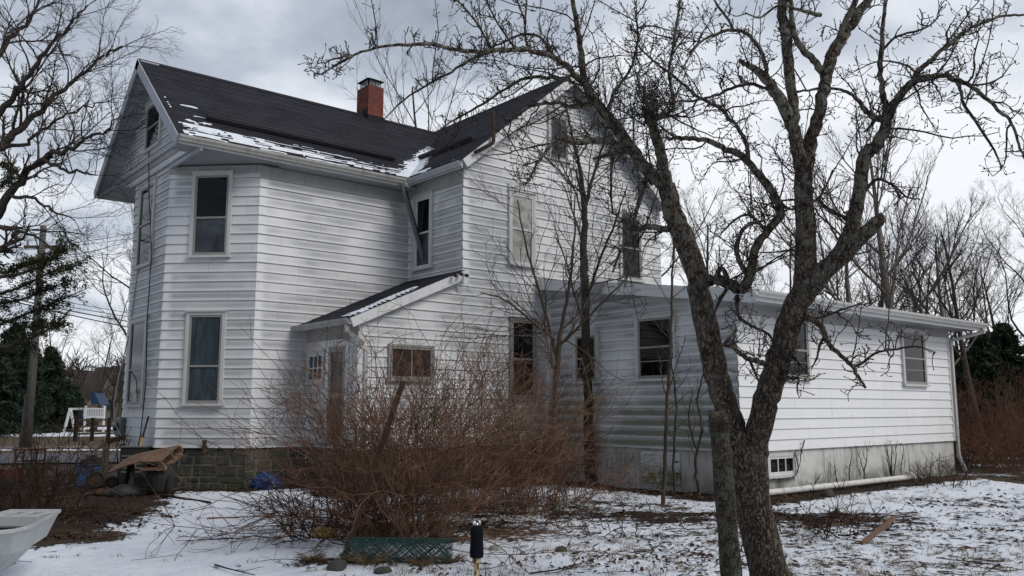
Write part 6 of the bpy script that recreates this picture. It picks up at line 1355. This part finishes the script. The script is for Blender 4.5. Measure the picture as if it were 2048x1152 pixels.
mb.beam(e0 + nrm * -.16, rows[nu // 2, 0] + nrm * -.15, .05, .04, nrm); mb.build('frame', M['plywood'], root)
mb = MB(); q = gd(262, 16.2); mb.beam(q, rows[nu // 3, 3] - nrm * .03, .06, .05, FH); mb.build('prop', M['wood_dark'], root); mb = MB(); q = gd(340, 16.4); mb.beam(q, rows[-2, 6] - nrm * .05, .05, .05, FH); mb.build('prop', M['wood_dark'], root); mb = MB(); q = gd(250, 16.9); mb.beam(q, rows[3, -3] - nrm * .05, .06, .05, FH); mb.build('prop', M['wood_dark'], root)
# dark barrel and crates under it
c = gd(322, 16.75); root = MB(); root.tube([c, c + (0, 0, .05), c + (0, 0, .3), c + (0, 0, .55)], [.24, .27, .28, .26], 18); tag(root.build('bucket', M['black'], loc=c, smooth=False), 'dark plastic barrel under the right end of the plywood', 'barrel')
c = gd(285, 16.7); root = MB(); root.box(c, RGT, FH, ZV, -.17, .17, -.15, .15, 0, .30)
for z in (.06, .14, .22): root.box(c, RGT, FH, ZV, -.18, .18, -.165, -.15, z, z + .04)
tag(root.build('crate', M['black'], loc=c), 'dark slatted crate under the middle of the plywood', 'crate')
lump('rubble', gd(250, 16.3), .30, .2, .16, 'black', 'heap of dark rubble under the low end of the plywood', 'rubble', 11)
lump('rubble', gd(205, 16.5), .16, .16, .10, 'rust', 'rusty scrap lump in front of the junk post', 'scrap', 12)
c = P(278, 878, 17.6); a = gd(248, 17.4, .0)
# metal cabinet behind the plywood and the tools leaning on the wall
c = gd(268, 18.0); root = thing('old_cabinet', c, 'dark grey metal cabinet behind the plywood at the house corner', 'cabinet'); mb = MB(); mb.box(c, RGT, FH, ZV, -.24, .24, -.2, .2, 0, .80); mb.build('body', M['black'], root, bevel=.01)
mb = MB(); mb.box(c, RGT, FH, ZV, -.26, .26, -.22, .22, .80, .83); mb.build('lid', M['meter'], root, bevel=.006); mb = MB()
for i in range(5): mb.box(c, RGT, FH, ZV, -.20, .20, -.208, -.2, .3 + i * .08, .33 + i * .08)
mb.build('louvre', M['meter'], root)
a, b = P(262, 945, 17.5), PL(297, 833, 0, XG - .03); a = gd(256, 17.45, .0); root = thing('shovel', a, 'long yellow handled shovel with a black grip leaning on the house corner', 'shovel'); mb = MB(); mb.tube([a, a + (b - a) * .72], .017, 8); mb.build('handle', M['yellow_handle'], root, smooth=True); mb = MB(); mb.tube([a + (b - a) * .72, b], .020, 8); mb.tube([a + (b - a) * .70, a + (b - a) * .74], .026, 8); mb.build('grip', M['black'], root, smooth=True)
mb = MB(); dd = unit(b - a); mb.box(a, RGT, dd, np.cross(RGT, dd), -.1, .1, -.02, .25, -.008, .008); mb.build('blade', M['rust'], root)
for p_, q_, lb in ((gd(238, 17.9), P(233, 885, 18.0), 'thin dark iron rod standing by the cabinet'), (gd(262, 17.6), P(270, 890, 17.9), 'dark iron bar leaning on the cabinet')):
    mb = MB(); mb.tube([p_, q_], .014, 6); tag(mb.build('iron_rod', M['rust'], loc=p_), lb, 'rod')
for a_, b_, lb in (((75, 1000), (190, 985), 'long grey lath on the muddy ground'), ((60, 985), (170, 968), 'pale broken lath near the blue tub'), ((265, 985), (340, 990), 'bent stick at the foot of the plywood frame')):
    a, b = gp_(*a_), gp_(*b_); mb = MB(); mb.beam(a + (0, 0, .02), b + (0, 0, .03), .05, .025); tag(mb.build('lath', M['wood_rail'], loc=a), lb, 'board')
# rusty red frames at the left edge
c = gd(55, 17.2); root = thing('metal_stand', c, 'rusty red metal stand with four thin legs', 'metal stand'); mb = MB()
for x, y in ((-.21, -.15), (.21, -.15), (.21, .15), (-.21, .15)): mb = MB(); mb.beam(c + RGT * x + FH * y, c + RGT * x + FH * y + (0, 0, .78), .026, .026, FH); mb.build('leg', M['red_metal'], root)
mb = MB(); mb.box(c, RGT, FH, ZV, -.25, .25, -.19, .19, .78, .81); mb.build('top', M['red_metal'], root)
for z in (.28, .56):
    for y0_, y1_ in ((-.163, -.14), (.14, .163)): mb = MB(); mb.box(c, RGT, FH, ZV, -.20, .20, y0_, y1_, z, z + .02); mb.build('crossbar', M['red_metal'], root)
c = gd(8, 16.6); root = thing('rusty_machine', c, 'dark red rusty garden machine at the left edge', 'machine'); mb = MB(); mb.box(c, RGT, FH, ZV, -.35, .2, -.25, .25, .18, .48); mb.build('body', M['red_metal'], root, bevel=.03); mb = MB(); mb.tube([c + RGT * .1 + (0, 0, .45), c + RGT * .22 + (0, 0, .75), c + RGT * .3 + (0, 0, .77)], .018, 8); mb.build('handle', M['rust'], root)
for sx_ in (-.25, .15):
    w = c + RGT * sx_ - FH * .28 + (0, 0, .16); mb = MB(); mb.tube([w - FH * .05, w + FH * .05], .16, 18); mb.build('wheel', M['black'], root)

# ------------------------------------------------------------------ across the road
ud = 36.5; c = gd(54, ud); root = thing('utility_pole', c, 'weathered wooden utility pole with a crossarm left of the house', 'utility pole'); tp_ = P(87, 452, ud)
mb = MB(); mb.tube([c + (0, 0, -.3), c + (tp_ - c) * .5, tp_], [.175, .155, .125], 12); mb.build('pole', M['wood_pole'], root, smooth=True)
ca = P(84, 494, ud); mb = MB(); mb.beam(ca - RGT * .75, ca + RGT * .75, .12, .12, FH); mb.build('crossarm', M['wood_rail'], root)
for s in (-.62, .62): mb = MB(); mb.tube([ca + RGT * s + (0, 0, .06), ca + RGT * s + (0, 0, .26)], [.05, .03], 8); mb.build('insulator', M['meter'], root); 
mb = MB(); mb.tube([ca + RGT * .62 - (0, 0, .1), ca + RGT * .62 - (0, 0, .5)], .09, 8); mb.build('fuse_cutout', M['meter'], root)
c2 = gd(44, ud); mb = MB(); mb.tube([c2 + (0, 0, -.2), c2 + RGT * .1 + (0, 0, 2.2)], .13, 10); tag(mb.build('pole_stub', M['wood_pole'], loc=c2, smooth=True), 'short cut off pole standing against the utility pole', 'post')
wires = []
for (x0, y0), (x1, y1), r in (((80, 605), (300, 640), .035), ((80, 612), (300, 652), .035), ((78, 598), (300, 630), .022), ((82, 590), (300, 622), .018), ((85, 490), (300, 452), .016), ((100, 492), (300, 462), .016)):
    a, b = P(x0, y0, ud), P(x1, y1, ud + 8); b = a + (b - a) * 2.2; a0 = a - (b - a) * 1.2
    T = Twigs(); s = np.array([a0 + (b - a0) * t + (0, 0, -1.0 * (1 - (2 * ((t * 2) % 1) - 1) ** 2) * .25) for t in np.linspace(0, 1, 25)]); T.add(s, r * .7, 4); o = T.build('overhead_wire', M['cable'], loc=a0)
    tag(o, 'thin overhead wire strung along the road past the utility pole', 'wire', 'overhead wires on the utility pole')
# split rail fence
fd = 43.0; c = gd(150, fd); root = thing('rail_fence', c, 'dark split rail fence across the road left of the house', 'fence'); fx = [(150, 43), (183, 43.6), (216, 44.2), (250, 44.8), (284, 45.4)]
for px, d in fx: b = gd(px, d); mb = MB(); mb.beam(b + (0, 0, -.1), b + (0, 0, 1.12), .16, .14, FH); mb.build('post', M['wood_dark'], root)
for (pa, da), (pb_, db) in zip(fx[:-1], fx[1:]):
    for z in (.32, .68, 1.0): a, b = gd(pa, da, z), gd(pb_, db, z + .02); mb = MB(); mb.beam(a, b, .10, .09, ZV); mb.build('rail', M['wood_rail'], root)
# play set
pd_ = 60.0; c = gd(175, pd_); root = thing('play_set', c, 'white play set with a swing frame and a blue canvas roof', 'play set')
def pp(px, py, o=0): return P(px, py, pd_ + o)
mb = MB()
for o in (-1.1, 1.1): mb.beam(np.append(gd(128, pd_ + o)[:2], 0), pp(140, 818), .13, .13, FH); mb.beam(np.append(gd(150, pd_ + o)[:2], 0), pp(141, 818), .13, .13, FH)
mb.beam(pp(138, 818), pp(190, 817), .15, .15, FH); mb.build('swing_frame', M['play_white'], root)
mb = MB()
for px in (168, 206):
    for o in (-.8, .8): b = gd(px, pd_ + o); mb.beam(b, b + (0, 0, 1.75), .11, .11, FH)
for o in (-.8, .8):
    a, b = gd(168, pd_ + o, .98), gd(208, pd_ + o, .98); mb.beam(a, b, .10, .14, ZV); a, b = gd(168, pd_ + o, 1.55), gd(208, pd_ + o, 1.55); mb.beam(a, b, .08, .10, ZV)
    for k_ in range(13): q = a + (b - a) * k_ / 12; q[2] = 1.0; mb.beam(q, q + (0, 0, .5), .05, .05, FH)
mb.build('tower', M['play_white'], root); mb = MB(); a, b = gd(176, pd_ - .9, 2.25), gd(200, pd_ - .9, 2.25); a[2] = 1.75; rd = gd(180, pd_, 3.0); re_ = gd(193, pd_, 3.0)
q = [gd(178, pd_ - .7, 2.62), gd(189, pd_ - .7, 2.62), gd(200, pd_ - .7, 1.85), gd(183, pd_ - .7, 1.85)]; mb.quad(q); mb.quad([p + FH * 1.4 for p in q]); mb.quad([q[0], q[1], q[1] + FH * 1.4, q[0] + FH * 1.4]); mb.quad([q[1], q[2], q[2] + FH * 1.4, q[1] + FH * 1.4]); mb.quad([q[0], q[3], q[3] + FH * 1.4, q[0] + FH * 1.4]); mb.build('roof', M['play_blue'], root)
mb = MB(); a = pp(164, 820); mb.beam(a, np.append(a[:2], .5), .5, .04, FH); mb.build('slide', M['play_blue'], root)
# cream house beyond
hd_ = 112.0; c = gd(150, hd_); root = thing('distant_house', c, 'cream gabled house with a brown roof beyond the trees across the road', 'house'); W_ = gd
def lh(l0, l1, zt, zr, d0_, m_): 
    a, b = gd(l0, d0_), gd(l1, d0_); m = (a + b) / 2; q = [a, b, b + (0, 0, zt), m + (0, 0, zr), a + (0, 0, zt)]; back = FH * 9; mb = MB(); mb.quad(q); mb.quad([q[1], q[1] + back, q[2] + back, q[2]]); mb.quad([q[0], q[4], q[4] + back, q[0] + back]); w = mb.build('wall', M['house_beige'], root)
    mb = MB(); e = .35
    for s0, s1 in ((q[4], q[3]), (q[2], q[3])): o = unit(s0 - s1) * e; f = -FH * .4; mb.quad([s0 + o + f, s1 + f + (0, 0, .05), s1 + back + (0, 0, .05), s0 + o + back]); mb.quad([s0 + o + f - (0, 0, .2), s1 + f - (0, 0, .15), s1 + f + (0, 0, .05), s0 + o + f])
    mb.build('roof', M['house_roof'], root)
lh(92, 170, 3.2, 6.6, hd_, 0); lh(196, 246, 3.4, 6.9, hd_ - 2, 0)
mb = MB(); a, b = gd(150, hd_ + 2), gd(225, hd_ + 2); mb.quad([a + (0, 0, 3.2), b + (0, 0, 3.2), b + FH * 5 + (0, 0, 7.2), a + FH * 5 + (0, 0, 7.2)]); mb.build('roof', M['house_roof'], root); mb = MB(); mb.quad([a, b, b + (0, 0, 3.2), a + (0, 0, 3.2)]); mb.build('wall', M['house_beige'], root)
for px, z in ((150, 3.2), (130, 1.2), (150, 1.2), (222, 1.3)): a = gd(px, hd_ - (2.06 if px > 190 else .06), z); mb = MB(); mb.box(a, RGT, ZV, -FH, -.5, .5, 0, 1.3, 0, .06); w = mb.build('window', M['glass_grey'], root)
# red brown low car-like shape is left out: only a raised bed of dark red brick shows there
a, b = gd(10, 61), gd(125, 61); mb = MB(); mb.beam(a + (0, 0, .15), b + (0, 0, .15), 1.2, .34, ZV); tag(mb.build('garden_bed', M['red_metal'], loc=a, bevel=.02), 'low dark red raised garden bed under the evergreens across the road', 'garden bed')
